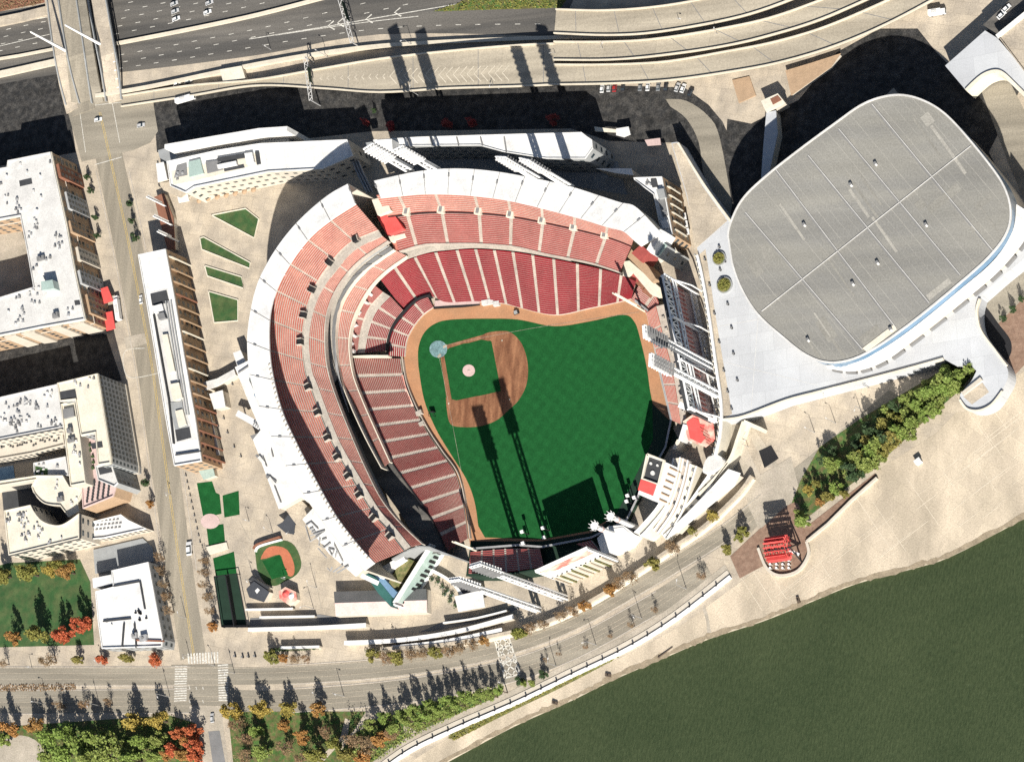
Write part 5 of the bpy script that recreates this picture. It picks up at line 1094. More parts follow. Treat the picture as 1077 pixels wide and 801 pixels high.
# north-east podium, ramp and block
slabthing('upper_plaza', 'pale raised plaza deck at the top right beyond the arena', 'plaza', [(994, 69), (1036, 32), (1049, 40), (1090, 88), (1090, 110), (1066, 88), (1054, 77)]+cr([(1054, 77), (1045, 75), (1034, 79), (1024, 87), (1016, 95)], 4)[1:], PZ, 'podium')
t = thing('ramp_wall', 'curved cream ramp wall under the raised plaza at the top right', 'wall', P(1035, 84)); MB().slab([P(x, y, PZ+1) for x, y in cr([(1016, 95), (1024, 87), (1034, 79), (1045, 75), (1054, 77), (1066, 88), (1090, 112)], 5)], .8, PZ).build('wall', 'cream_roof', t)
B = building('corner_garage', 'cream flat parking roof with a white edge at the top right corner', [(1049, 37), (1085, 8), (1130, -20), (1130, 150), (1090, 92)], 13, 'plaza', 'wall_cream', 0); MB().slab([P(1048, 38, 14.4), P(1085, 8, 14.4), P(1120, -20, 14.4)], .8, 1.5).build('edge_beam', 'white_roof', B)
slabthing('parking_deck', 'dark upper parking deck with two white cars at the top right corner', 'deck', [(1034, 26), (1068, -6), (1085, 4), (1047, 38)], 8, 'asphalt')
slabthing('link_bridge', 'cream stair block between the loop road and the shaded arena street', 'bridge', [(800, 106), (818, 98), (826, 108), (806, 118)], 7, 'cream_roof'); t = slabthing('link_bridge', 'long pale stair ramp dropping beside the arena at the loop road', 'stair', [(806, 118), (816, 116), (818, 140), (806, 196), (800, 194), (803, 150)], 6, 'podium'); MB().prism(PP([(810, 104), (818, 100), (822, 105), (813, 110)], 7.2), 7.02, 7.2).build('pit', 'brick', t)
slabthing('brown_terrace', 'tan paved terrace under the curve of the viaduct', 'terrace', [(826, 74), (853, 66), (884, 56), (874, 70), (832, 100)], 3, 'tan_brick')
slabthing('sand_court', 'tan courtyard left of the stair block', 'terrace', [(770, 84), (788, 80), (795, 100), (777, 108)], .6, 'tan_brick')
# ================================================================== VIADUCTS AND THE STREET BRIDGE
def viaduct(name, label, top, bot, z=6.0, m='viaduct', zs=None, n=6, piers=True):
    a = resample(cr(top, n), 40); b = resample(cr(bot, n), 40); zz = zs or (lambda u: z)
    A = [P(x, y, zz(k/40)) for k, (x, y) in enumerate(a)]; B_ = [P(x, y, zz(k/40)) for k, (x, y) in enumerate(b)]
    c = A[20].lerp(B_[20], .5); t = thing(name, label, 'viaduct', (c.x, c.y, 0)); mb = MB(); dz = Vector((0, 0, -1.3))
    for k in range(40):
        mb.face([A[k], A[k+1], B_[k+1], B_[k]]); mb.face([A[k]+dz, B_[k]+dz, B_[k+1]+dz, A[k+1]+dz]); mb.face([A[k], A[k]+dz, A[k+1]+dz, A[k+1]]); mb.face([B_[k], B_[k+1], B_[k+1]+dz, B_[k]+dz])
    mb.build('deck', m, t); up = Vector((0, 0, 1.0))
    MB().slab([p+up for p in A], .3, 1.0).build('barrier', 'barrier', t); MB().slab([p+up for p in B_], .3, 1.0).build('barrier', 'barrier', t)
    for k in range(3, 40, 6): MB().ribbon([A[k]+Vector((0, 0, .03)), B_[k]+Vector((0, 0, .03))], .14).build('deck_joint', 'grey_roof', t)
    if piers:
        for k in range(2, 40, 7): p = A[k].lerp(B_[k], .5); MB().box((p.x, p.y, 0), 2.2, 1.4, max(.1, p.z-1.35)).build('pier', 'concrete', t)
    return t
viaduct('viaduct', 'uppermost of the three pale viaducts sweeping to the top right', [(585, 10), (640, 11), (700, 6), (760, -6), (850, -32)], [(583, 35), (640, 37), (690, 34), (760, 22), (810, 8), (880, -20)])
viaduct('viaduct', 'middle one of the three pale viaducts sweeping to the top right', [(583, 44), (640, 44), (690, 41), (760, 30), (820, 16), (900, -14)], [(583, 63), (640, 63), (690, 59), (760, 49), (815, 36), (870, 18), (950, -18)])
viaduct('viaduct', 'lowest of the three pale viaducts sweeping to the top right', [(583, 68), (640, 68), (700, 65), (760, 55), (820, 43), (880, 24), (970, -16)], [(583, 89), (640, 88), (700, 85), (760, 77), (820, 66), (880, 48), (940, 22), (1010, -16)])
t = viaduct('ramp_viaduct', 'tan ramp deck with chevron markings running left from the pale viaducts', [(128, 101), (200, 90), (270, 84), (340, 72), (400, 62), (470, 54), (540, 48), (583, 46)], [(128, 112), (200, 101), (270, 90), (340, 93), (400, 97), (470, 93), (540, 91), (583, 89)], zs=lambda u: .6+5.4*min(1, u*1.6))
mb = MB()
for k in range(27):
    x = 336+k*7.4; y = 80-(k-10)*.22; h = 8 if k > 6 else 4+k*.6; z = .6+5.4*min(1, (x-128)/455*1.6)+.06
    mb.ribbon([P(x+7, y-h, z), P(x, y, z), P(x+7, y+h, z)], .2)
mb.build('chevron_marking', 'barrier', t)
t = thing('retaining_wall', 'pale median wall along the lower edge of the expressway', 'wall', P(420, 50)); MB().slab([P(x, y, 2.2) for x, y in cr([(100, 100), (160, 90), (270, 67), (370, 51), (460, 44), (590, 39), (680, 38)], 6)], .9, 2.2).build('wall', 'barrier', t)
t = thing('retaining_wall', 'tan median wall between the two carriageways at the upper left', 'wall', P(200, 30)); MB().slab([P(x, y, 1.4) for x, y in cr([(118, 46), (200, 30), (270, 15), (340, -3)], 6)], .8, 1.4).build('wall', 'barrier', t)
t = thing('retaining_wall', 'tan wall along the lower edge of the left carriageway', 'wall', P(20, 70)); MB().slab([P(x, y, 1.6) for x, y in ((-30, 84), (20, 73), (60, 64))], 1.6, 1.6).build('wall', 'barrier', t); MB().slab([P(x, y, 1.2) for x, y in ((-30, 66), (20, 58), (56, 51))], .6, 1.2).build('coping', 'barrier', t)
t = thing('retaining_wall', 'pale wall along the upper edge of the left carriageway', 'wall', P(20, 14)); MB().slab([P(x, y, 2) for x, y in ((-30, 28), (20, 18), (52, 10))], 2.4, 2).build('wall', 'plaza', t)
# bridge carrying the left street over the expressway
def zbr(y): return max(.4, min(6.5, (112-y)*.12))
t = thing('street_bridge', 'tan street bridge with two white pylons crossing the expressway at the upper left', 'bridge', P(88, 55))
for nm, pts, hw, dz_, m in (('roadway', [(88, 118), (84, 85), (80, 50), (74, 10), (68, -25)], 6.5, 0, 'street'), ('footway', [(76, 116), (68, 85), (62, 50), (56, 15), (50, -20)], 3.6, .25, 'plaza'), ('footway', [(121, 106), (117, 85), (112, 50), (106, 15), (100, -20)], 3.8, .25, 'plaza'), ('cycle_way', [(104, 108), (99, 85), (93, 50), (87, 10), (81, -20)], 2.6, .12, 'street_wide')):
    MB().slab([P(x, y, zbr(y)+dz_) for x, y in cr(pts, 5)], hw, 1.2).build(nm, m, t)
for pts in ([(83, 108), (74, 75), (67, 40), (61, 0)], [(96, 108), (91, 75), (86, 40), (80, 0)], [(111, 106), (106, 75), (99, 40), (92, 0)], [(127, 104), (124, 75), (118, 40), (110, -5)], [(69, 110), (60, 75), (54, 40), (49, 0)]):
    MB().slab([P(x, y, zbr(y)+1.2) for x, y in cr(pts, 5)], .3, 1.3).build('railing', 'wall_grey', t)
for k in range(11): x, y = 121.5-k*1.3+1, 92-k*9; p = P(x, y, zbr(y)); MB().box((p.x+.9, p.y, p.z-.6), 1.2, .5, .8, .2).build('railing_lamp', 'white_steel', t)
for k, (a, b) in enumerate((((38, 37), (69, 53)), ((74, 31), (105, 46)))):
    p = P(*b, zbr(50)); hg = (b[0]-a[0])/(1.163*.9); v = MB().tube(p, p+Vector((0, 0, hg)), .85, .5, 8).build('pylon', 'white_steel', t); MB().tube(p+Vector((0, 0, hg)), p+Vector((0, 0, hg+1.2)), .5, .05, 8).build('pylon_tip', 'white_steel', v)
# sign gantries
for k, (a, b, lb) in enumerate((((362, -6), (378, 49), 'long grey sign gantry spanning the expressway'), ((331, 66), (337, 111), 'short grey sign gantry over the shaded ramp'))):
    p, q = P(*a), P(*b); hz = 7 if k == 0 else 9; t = thing('sign_gantry', lb, 'gantry', (p.lerp(q, .5).x, p.lerp(q, .5).y, 0)); d = (q-p).normalized(); n_ = Vector((-d.y, d.x, 0)); mb = MB(); N_ = 14
    for s in (-1, 1):
        mb.tube(p+n_*s*.9+Vector((0, 0, hz)), q+n_*s*.9+Vector((0, 0, hz)), .2, n=4)
    for j in range(N_): mb.tube(p.lerp(q, j/N_)+n_*(.9 if j % 2 else -.9)+Vector((0, 0, hz)), p.lerp(q, (j+1)/N_)+n_*(-.9 if j % 2 else .9)+Vector((0, 0, hz)), .16, n=4)
    mb.build('truss', 'pale_roof', t)
    for e in (p, q): MB().tube(e, e+Vector((0, 0, hz)), .35).build('post', 'steel', t)
    MB().prism([p.lerp(q, .25)+n_*1.1, p.lerp(q, .6)+n_*1.1, p.lerp(q, .6)+n_*1.3, p.lerp(q, .25)+n_*1.3], hz-1.4, hz+1.4).build('sign_panel', 'wall_green', t)
slabthing('ramp_booth', 'flat cream booth roof between the two ramps at the upper left', 'booth', [(231, 73), (254, 69), (258, 82), (235, 87)], 3, 'cream_roof')
# glass foot bridge dropping from the plaza to the stand gap
t = thing('foot_bridge', 'dark railed footbridge in the gap left of the north stand', 'bridge', P(385, 185)); MB().slab([P(367, 152, 12), P(378, 180, 12), (P(389, 202, 12))], 1.8, .8).build('deck', 'wall_grey', t)
for o_ in (-3, 0, 3): MB().slab([P(367+o_, 152, 13.2), P(378+o_, 180, 13.2), P(389+o_, 202, 13.2)], .16, 1.0).build('rail', 'steel', t)
for x, y in ((370, 158), (384, 192)): p = P(x, y, 11); MB().tube((p.x, p.y, 0), (p.x, p.y, 11), .5).build('pier', 'concrete', t)
# ================================================================== TREES
TP = {}
def crown_mesh(kind, v, seed, spread=1.0, leaves=620, bare=False):
    r = random.Random(seed); mb = MB(); blobs = []
    for i in range(16 if not bare else 22):
        a = r.uniform(0, 6.283); q = math.sqrt(r.random())*.72; z = r.uniform(-.75, .85)
        blobs.append((Vector((q*math.cos(a), q*math.sin(a), z*(1-.35*q))), r.uniform(.22, .42)))
    for i in range(leaves):
        c, br = r.choice(blobs); d = Vector((r.gauss(0, 1), r.gauss(0, 1), r.gauss(0, 1))).normalized()*br*(r.random()**.4)
        p = c+d; s = r.uniform(.055, .125)*(1.0 if not bare else .75)
        if p.z > 0: k_ = min(1, p.z); p = Vector((p.x*(1-.45*k_), p.y*(1-.45*k_), p.z*1.75))
        e1 = Vector((r.uniform(-1, 1), r.uniform(-1, 1), r.uniform(-.6, .6))).normalized(); e2 = e1.cross(Vector((r.uniform(-.5, .5), r.uniform(-.5, .5), 1))).normalized()
        mb.face([p-e1*s, p-e2*s*.7, p+e1*s, p+e2*s*.7])
    return mb
def make_proto(kind, mtl, v, tall, leaves=620, bare=False):
    """unit tree: crown radius 1, crown centre at height tall"""
    t = thing(kind, 'x', 'tree', (0, 0, 0))
    mb = crown_mesh(kind, v, v*7+len(kind)*131+hash(mtl) % 1, leaves=leaves, bare=bare)
    for p in mb.v: p.z = p.z*1.1+tall
    mb.build('crown', mtl, t)
    r = random.Random(v+5); tb = MB(); tb.tube((0, 0, 0), (0, 0, tall), .10, .05, 6)
    for i in range(7): a = r.uniform(0, 6.28); h = tall*r.uniform(.45, .95); tb.tube((0, 0, h), (.62*math.cos(a), .62*math.sin(a), h+r.uniform(.35, .8)), .04, .012, 4)
    tb.build('trunk', 'bark', t)
    return t
KINDS = {'orange': ('orange_tree', 'leaf_orange', 1.35, 1250, False), 'red': ('red_tree', 'leaf_red', 1.35, 1250, False), 'yellow': ('yellow_tree', 'leaf_yellow', 1.4, 1250, False), 'olive': ('olive_tree', 'leaf_olive', 1.35, 1250, False), 'green': ('green_tree', 'leaf_green', 1.4, 1300, False),
         'dark': ('evergreen_tree', 'leaf_dark', 1.5, 1100, False), 'rust': ('bare_tree', 'leaf_rust', 1.4, 620, True), 'crimson': ('crimson_tree', 'leaf_crimson', 1.4, 800, False), 'slim': ('slim_tree', 'leaf_green', 2.6, 1000, False), 'thin': ('thin_tree', 'leaf_rust', 1.9, 420, True)}
USED = set()
def tree(kind, x, y, rpx, label, group):
    """x, y: where the crown shows in the survey; rpx: crown radius there"""
    nm, mtl, tall, lv, bare = KINDS[kind]; v = RND.randrange(3); key = (kind, v)
    r = rpx*.47; zc = tall*r
    p = P(x, y, zc); loc = (p.x, p.y, 0)
    if key not in TP: TP[key] = make_proto(nm, mtl, v, tall, lv, bare); TP[key].hide_render = False
    rz = RND.uniform(0, 6.28); s = (r*RND.uniform(.92, 1.08), r*RND.uniform(.92, 1.08), r*RND.uniform(.92, 1.1))
    pr = TP[key]
    if key in USED: o = dup(pr, loc, rz, s)
    else: USED.add(key); o = pr; o.location = loc; o.rotation_euler = (0, 0, rz); o.scale = s
    o['label'] = label; o['category'] = 'tree'; o['group'] = group
    return o
COLN = {'orange': 'orange', 'red': 'red', 'yellow': 'yellow', 'olive': 'gold-green', 'green': 'green', 'dark': 'dark green', 'rust': 'rusty brown', 'crimson': 'crimson', 'slim': 'slim green', 'thin': 'sparse brownish'}
def row(items, where, group):
    for i, it in enumerate(sorted(items, key=lambda t: t[1])):
        k, x, y, r = it; tree(k, x, y, r, f'{COLN[k]} tree, {ordn(i)} from left {where}', group)
row([('olive', 4, 605, 10), ('olive', 31, 603, 12), ('yellow', 55, 598, 10), ('orange', 71, 601, 10), ('olive', 60, 596, 8)], 'in the row along the top of the park lawn', 'trees along the top of the park lawn')
row([('orange', 15, 671, 9), ('olive', 41, 668, 12), ('red', 67, 668, 11), ('red', 86, 657, 11)], 'in the row along the bottom of the park lawn', 'trees along the bottom of the park lawn')
row([('thin', 3, 697, 6), ('rust', 52, 695, 9), ('olive', 82, 694, 6), ('red', 108, 694, 6), ('olive', 134, 692, 7), ('red', 162, 694, 8)], 'on the pavement just below the park lawn', 'street trees below the park lawn')
row([('rust', 63, 741, 6), ('rust', 89, 740, 6), ('thin', 113, 738, 5)], 'on the verge below the left end of the parkway', 'small verge trees below the parkway')
row([('orange', 12, 766, 10), ('orange', 36, 763, 10), ('yellow', 140, 759, 11), ('yellow', 167, 757, 11), ('yellow', 243, 748, 10), ('yellow', 275, 746, 10), ('yellow', 302, 746, 9), ('orange', 334, 746, 9)], 'in the tall row south of the parkway', 'tall autumn trees south of the parkway')
row([('red', 187, 772, 8), ('red', 204, 770, 9), ('orange', 196, 779, 7), ('red', 181, 789, 9), ('red', 205, 785, 10), ('orange', 192, 794, 8), ('orange', 176, 795, 7), ('red', 206, 797, 8)], 'in the red clump left of the park drive', 'red trees left of the park drive')
row([('green', x, y, r) for x, y, r in ((52, 775, 11), (70, 772, 12), (84, 783, 13), (100, 775, 12), (116, 780, 13), (66, 792, 12), (92, 797, 12), (112, 795, 13), (130, 788, 12), (148, 780, 11), (140, 799, 12), (160, 792, 11), (166, 776, 9), (50, 797, 9), (2, 778, 9))], 'in the green grove at the bottom left', 'grove at the bottom left')
row([('rust', 250, 763, 9), ('rust', 256, 777, 9), ('orange', 299, 763, 7), ('orange', 319, 776, 9), ('rust', 342, 770, 8), ('rust', 300, 785, 9), ('olive', 333, 795, 11), ('olive', 353, 783, 9), ('rust', 258, 796, 9), ('green', 270, 770, 8), ('green', 276, 792, 9), ('rust', 318, 797, 8)], 'in the garden beside the park drive', 'garden trees right of the park drive')
row([('slim', x, y, r) for x, y, r in ((390, 762, 7), (402, 755, 7), (412, 765, 7), (420, 752, 7), (428, 757, 7), (436, 748, 7), (446, 752, 7), (452, 742, 7), (462, 746, 7), (470, 738, 7), (480, 740, 7), (488, 733, 7), (498, 735, 6), (507, 729, 6), (516, 731, 6), (526, 726, 6), (440, 758, 6), (456, 754, 6), (472, 749, 6))], 'in the line on the green bank below the parkway', 'slim trees on the green bank')
row([('rust', 372, 780, 10), ('orange', 400, 777, 9), ('rust', 388, 785, 11), ('orange', 382, 796, 9), ('rust', 412, 771, 8), ('olive', 366, 795, 9)], 'in the clump at the river end of the park', 'rusty clump at the river end of the park')
row([('dark', 546, 716, 5), ('green', 560, 718, 4), ('dark', 571, 709, 5), ('green', 551, 719, 4)], 'in the little clump beside the patterned crossing', 'clump beside the patterned crossing')
row([('olive', 286, 690, 8), ('orange', 298, 692, 5), ('rust', 310, 693, 6), ('rust', 322, 693, 5)], 'in the left strip by the street wall', 'left planted strip by the street wall')
row([('olive', 392, 690, 8), ('rust', 405, 692, 8), ('olive', 418, 691, 8), ('rust', 432, 689, 7), ('rust', 445, 687, 7), ('olive', 458, 685, 7), ('rust', 472, 684, 7), ('rust', 496, 677, 7), ('orange', 509, 673, 6), ('rust', 484, 681, 7)], 'in the middle strip by the street wall', 'middle planted strip by the street wall')
row([('olive', 546, 666, 8), ('rust', 558, 661, 7), ('rust', 571, 657, 6), ('thin', 590, 648, 7), ('rust', 603, 642, 7), ('orange', 615, 637, 6), ('orange', 643, 620, 8), ('rust', 663, 607, 8), ('rust', 652, 613, 7)], 'in the right strip by the street wall', 'right planted strip by the street wall')
row([('olive', 685, 593, 8), ('rust', 707, 576, 8), ('olive', 729, 559, 6), ('yellow', 750, 542, 7)], 'on the pavement by the centre-field street wall', 'trees by the centre-field street wall')
row([('thin', 167, 586, 6), ('rust', 169, 600, 6), ('thin', 172, 614, 6), ('rust', 174, 627, 6), ('thin', 177, 642, 6), ('orange', 158, 530, 5), ('dark', 153, 508, 5)], 'on the left pavement beside the white building', 'trees on the left pavement of the left street')
row([('rust', 214, 590, 6), ('thin', 213, 602, 6), ('thin', 215, 615, 6), ('rust', 218, 628, 6), ('thin', 221, 642, 6), ('orange', 224, 659, 6)], 'on the right pavement beside the caged tunnel', 'trees on the right pavement of the left street')
row([('dark', 136, 214, 4), ('dark', 139, 232, 4), ('dark', 142, 250, 5), ('dark', 92, 186, 4), ('dark', 95, 200, 4), ('dark', 100, 228, 4), ('dark', 103, 248, 4)], 'along the upper part of the left street', 'small trees along the upper left street')
row([('crimson', 384, 129, 5), ('crimson', 412, 132, 6), ('crimson', 470, 128, 7), ('crimson', 496, 128, 6), ('crimson', 582, 126, 7)], 'in the shaded street below the ramp', 'crimson trees in the shaded street')
row([('dark', 393, 116, 3)], 'in the sunlit gap of the shaded street', 'trees in the sunlit gap')
row([('dark', 1055, 335, 4), ('dark', 1065, 325, 4), ('dark', 1075, 314, 4)], 'on the terrace right of the arena plaza', 'trees on the right terrace')
# riverside grove
grove = [(843, 548, 8, 'green'), (842, 541, 6, 'green'), (880, 512, 8, 'green'), (870, 522, 7, 'olive'), (862, 528, 6, 'orange'), (850, 515, 6, 'yellow'), (874, 489, 9, 'green'), (884, 487, 6, 'green'), (866, 484, 6, 'dark'), (889, 520, 5, 'olive'), (859, 509, 5, 'olive'), (877, 475, 6, 'dark'), (905, 460, 6, 'dark'), (925, 440, 5, 'dark')]
poly = [(888, 490), (905, 462), (925, 440), (965, 410), (1000, 388), (1022, 388), (1014, 400), (992, 422), (965, 446), (930, 478), (905, 498), (893, 503)]
rr = random.Random(4); tries = 0
while len(grove) < 58 and tries < 6000:
    tries += 1; x, y = rr.uniform(885, 1025), rr.uniform(382, 505)
    if inside((x, y), poly) and all((x-a)**2+(y-b)**2 > 52 for a, b, _, _ in grove):
        grove.append((x, y, rr.uniform(7, 10.5), 'green' if x > 950 else rr.choice(('green', 'olive', 'olive', 'green')) if y+x*.75 > 1180 else rr.choice(('green', 'green', 'dark', 'olive'))))
row([(k, x, y, r) for x, y, r, k in grove if x < 900], 'in the open end of the riverside grove', 'open lower end of the riverside grove')
row([(k, x, y, r) for x, y, r, k in grove if x >= 900], 'in the dense riverside grove', 'dense upper part of the riverside grove')
row([('dark', x, y, 5) for x, y in ((998, 383), (1004, 379), (1010, 381), (1016, 377), (1021, 380))], 'above the riverside grove', 'evergreens at the top of the riverside grove')
row([('thin', 574, 694, 3), ('thin', 588, 688, 3), ('thin', 616, 680, 3), ('thin', 641, 669, 3), ('thin', 664, 657, 4), ('thin', 688, 641, 4), ('thin', 738, 605, 5)], 'along the middle of the curving parkway', 'saplings along the parkway median')
row([('olive', 765, 577, 6), ('olive', 780, 560, 7), ('olive', 776, 566, 5)], 'at the corner of the parkway by the monument', 'trees at the monument corner')
# clipped strips and small plants
mb = MB(); rr = random.Random(3)
def leaf_bed(name, pts, n_, hmax, mtl, kind='stuff'):
    mb = MB(); xs = [p[0] for p in pts]; ys = [p[1] for p in pts]; c = 0; tr = 0
    while c < n_ and tr < n_*30:
        tr += 1; x, y = rr.uniform(min(xs), max(xs)), rr.uniform(min(ys), max(ys))
        if not inside((x, y), pts): continue
        p = P(x, y, 0); p.z = rr.random()**2*hmax+.12; s = rr.uniform(.25, .6); e1 = Vector((rr.uniform(-1, 1), rr.uniform(-1, 1), rr.uniform(-.6, .6))).normalized()*s; e2 = e1.cross(Vector((rr.uniform(-.5, .5), 0, 1))).normalized()*s*.7; mb.face([p-e1, p-e2, p+e1, p+e2]); c += 1
    return tag(mb.build(name, mtl), kind=kind)
leaf_bed('bank_undergrowth', [(885, 505), (890, 480), (920, 450), (985, 398), (1018, 376), (1030, 384), (1008, 410), (975, 440), (930, 480), (900, 503)], 2600, 1.6, 'leaf_green')
leaf_bed('bank_groundcover', [(375, 768), (400, 752), (530, 718), (530, 730), (480, 752), (430, 778), (398, 800), (360, 801)], 2200, 1.0, 'leaf_green')
leaf_bed('grove_groundcover', [(40, 768), (170, 756), (180, 801), (40, 801)], 1500, .8, 'leaf_green')
leaf_bed('expressway_grass', [(455, 12), (480, 4), (520, -10), (600, -10), (590, 8), (520, 10)], 1300, .8, 'leaf_olive')
leaf_bed('shore_scrub', [(470, 775), (530, 745), (600, 713), (655, 686), (650, 692), (590, 722), (540, 746), (478, 779)], 700, .9, 'leaf_olive')
leaf_bed('brown_scrub', [(0, -5), (45, -5), (45, 4), (0, 12)], 500, .8, 'leaf_rust')
leaf_bed('median_planting', [(-5, 720), (80, 719), (80, 726), (-5, 727)], 500, .6, 'leaf_rust')
for a, b, lb in (((285, 684), (335, 681), 'low dark hedge under the short white wall by the street'), ((385, 685), (500, 673), 'long dark hedge along the middle of the street wall')):
    p, q = P(*a), P(*b); t = thing('hedge', lb, 'hedge', (p.lerp(q, .5).x, p.lerp(q, .5).y, 0)); mb = MB()
    for k in range(900): c = p.lerp(q, rr.random())+Vector((rr.uniform(-.9, .9), rr.uniform(-.9, .9), rr.uniform(.1, 1.6))); s = rr.uniform(.2, .45); e1 = Vector((rr.uniform(-1, 1), rr.uniform(-1, 1), rr.uniform(-1, 1))).normalized()*s; e2 = e1.orthogonal().normalized()*s*.7; mb.face([c-e1, c-e2, c+e1, c+e2])
    mb.build('foliage', 'leaf_dark', t)
pl = [(446, 600), (450, 605), (455, 609), (461, 612), (466, 617), (471, 621), (476, 626), (468, 625), (474, 632), (480, 637), (462, 606), (484, 632)]
for k, (x, y) in enumerate(pl):
    p = P(x, y, .5); t = thing('potted_shrub', f'{ordn(k)} dark potted shrub along the curved garden wall from the top left', 'shrub', (p.x, p.y, 0), 'dark shrubs along the curved garden wall'); MB().tube((p.x, p.y, 0), (p.x, p.y, .7), .6, .8, 8).build('pot', 'wall_grey', t); mb = MB()
    for q in range(70): c = Vector((p.x+rr.gauss(0, .6), p.y+rr.gauss(0, .6), .8+rr.random()*1.2)); s = rr.uniform(.2, .4); e1 = Vector((rr.uniform(-1, 1), rr.uniform(-1, 1), rr.uniform(-1, 1))).normalized()*s; e2 = e1.orthogonal().normalized()*s*.7; mb.face([c-e1, c-e2, c+e1, c+e2])
    mb.build('foliage', 'leaf_dark', t)
# ================================================================== VEHICLES
def make_car(mtl):
    t = thing('parked_car', 'x', 'car', (0, 0, 0)); mb = MB()
    pr = [(-2.2, .35), (-2.25, .8), (-1.3, .95), (1.2, .95), (2.15, .75), (2.2, .35)]
    for a, b in zip(pr, pr[1:]): mb.face([(a[0], -.9, a[1]), (b[0], -.9, b[1]), (b[0], .9, b[1]), (a[0], .9, a[1])][::1])
    for s in (-.9, .9): mb.face([(x, s, z) for x, z in pr])
    mb.face([(-2.2, -.9, .35), (-2.2, .9, .35), (2.2, .9, .35), (2.2, -.9, .35)]); b = mb.build('body', mtl, t)
    mb = MB(); lo = [(-1.75, -.82, .95), (1.05, -.82, .95), (1.05, .82, .95), (-1.75, .82, .95)]; hi = [(-1.3, -.66, 1.45), (.35, -.66, 1.45), (.35, .66, 1.45), (-1.3, .66, 1.45)]
    for k in range(4): mb.face([lo[k], lo[(k+1) % 4], hi[(k+1) % 4], hi[k]])
    mb.build('windows', 'glass', t); MB().face([(x, y, 1.452) for x, y, z in hi]).build('roof', mtl, t)
    for x in (-1.35, 1.35):
        for y in (-.85, .85): MB().tube((x, y-.1, .33), (x, y+.1, .33), .33, n=10).build('wheel', 'black', t)
    return t
CP = {}
def car(x, y, ang, mtl, label, z=0.08, group=None, sc=1.0):
    p = P(x, y, z)
    if mtl not in CP: o = CP[mtl] = make_car(mtl); o.location = p; o.rotation_euler = (0, 0, ang); o.scale = (sc,)*3
    else: o = dup(CP[mtl], p, ang, (sc,)*3)
    o['label'] = label; o['category'] = 'car'
    if group: o['group'] = group
    elif 'group' in o: del o['group']
    return o
car(104, 126, .1, 'car_white', 'white car crossing the junction below the street bridge', .1); car(149, 132, .1, 'car_silver', 'silver car at the right arm of the junction below the bridge', .1)
car(140, 250, 1.9, 'car_black', 'black car parked at the right kerb of the upper left street'); car(149, 315, 1.75, 'car_white', 'small white car by the kerb of the long white building')
car(200, 577, 1.7, 'car_white', 'white van-like car at the right kerb beside the garden turf', sc=1.5); car(224, 755, 1.7, 'car_silver', 'silver car entering the park drive')
for i, (x, y, m) in enumerate(((634, 93, 'car_white'), (641, 92, 'car_silver'), (647, 92, 'car_red'), (656, 91, 'car_black'), (674, 91, 'car_grey'), (682, 91, 'car_white'), (693, 91, 'car_grey'), (701, 91, 'car_black'), (713, 92, 'car_silver'), (719, 93, 'car_white'), (727, 97, 'car_black'))):
    car(x, y, 1.5 if x < 712 else 1.2, m, f'{m[4:]} car, {ordn(i)} from the left parked under the lowest viaduct', .1, 'cars parked under the lowest viaduct')
car(1059, 9, .7, 'car_white', 'white car on the dark corner parking deck, the upper of two', 8.05); car(1054, 16, .7, 'car_white', 'white car on the dark corner parking deck, the lower of two', 8.05)
car(187, 88, .2, 'car_white', 'white car in the dark notch between the two ramps', .1); car(199, 85, .2, 'car_silver', 'silver car in the dark notch between the two ramps', .1)
for i, (x, y) in enumerate(((184, 4), (185, 12), (186, 20))): car(x, y, .25, 'car_silver' if i < 2 else 'car_white', f'{ordn(i)} car from the top of three side by side on the expressway', .1, 'three cars side by side on the expressway')
car(219, 13, .25, 'car_white', 'white car just right of the three on the expressway', .1); car(221, 3, .25, 'car_silver', 'silver car at the top edge of the expressway', .1)
def truck(x, y, ang, L_, label, nm='box_truck', cat='truck', z=.1, m='white_steel', cabm='car_white'):
    p = P(x, y, z); t = thing(nm, label, cat, p); c, s = math.cos(ang), math.sin(ang); W_ = lambda u, v: (p.x+u*c-v*s, p.y+u*s+v*c)
    MB().box((*W_(-.9, 0), z+.9), L_-2.4, 2.4, 2.5, ang).build('cargo_box' if cat == 'truck' else 'body', m, t); MB().box((*W_(L_/2-1.2, 0), z+.5), 2.0, 2.2, 2.0, ang).build('cab', cabm, t)
    MB().box((*W_(L_/2-.15, 0), z+1.4), .12, 1.9, .9, ang).build('windscreen', 'glass', t); MB().box((*W_(-1, 0), z+3.42), L_*.3, 1.4, .25, ang).build('roof_hatch', 'pale_roof', t)
    for u in (-L_/2+1.2, L_/2-1.6):
        for v in (-1.1, 1.1): a = W_(u, v-.15); b = W_(u, v+.15); MB().tube((*a, z+.45), (*b, z+.45), .45, n=10).build('wheel', 'black', t)
truck(197, 105, .16, 11, 'white box truck beside the dark notch of the upper left ramps', z=.3)
truck(987, 14, .05, 8, 'white box truck standing on the paved corner at the top right')
truck(126, 325, 1.82, 13, 'long white bus at the kerb beside the red awnings', 'city_bus', 'bus')
truck(882, 466, .5, 3.6, 'x', 'utility_cart', 'cart') if False else None
t = thing('landing_kiosk', 'small white kiosk with a dark shadow alone on the river landing', 'kiosk', P(967, 486)); p = t.location; MB().box((p.x, p.y, 0), 2.6, 1.9, 2.4, .6).build('wall', 'white_steel', t); MB().box((p.x, p.y, 2.41), 3.0, 2.3, .2, .6).build('roof', 'white_roof', t)
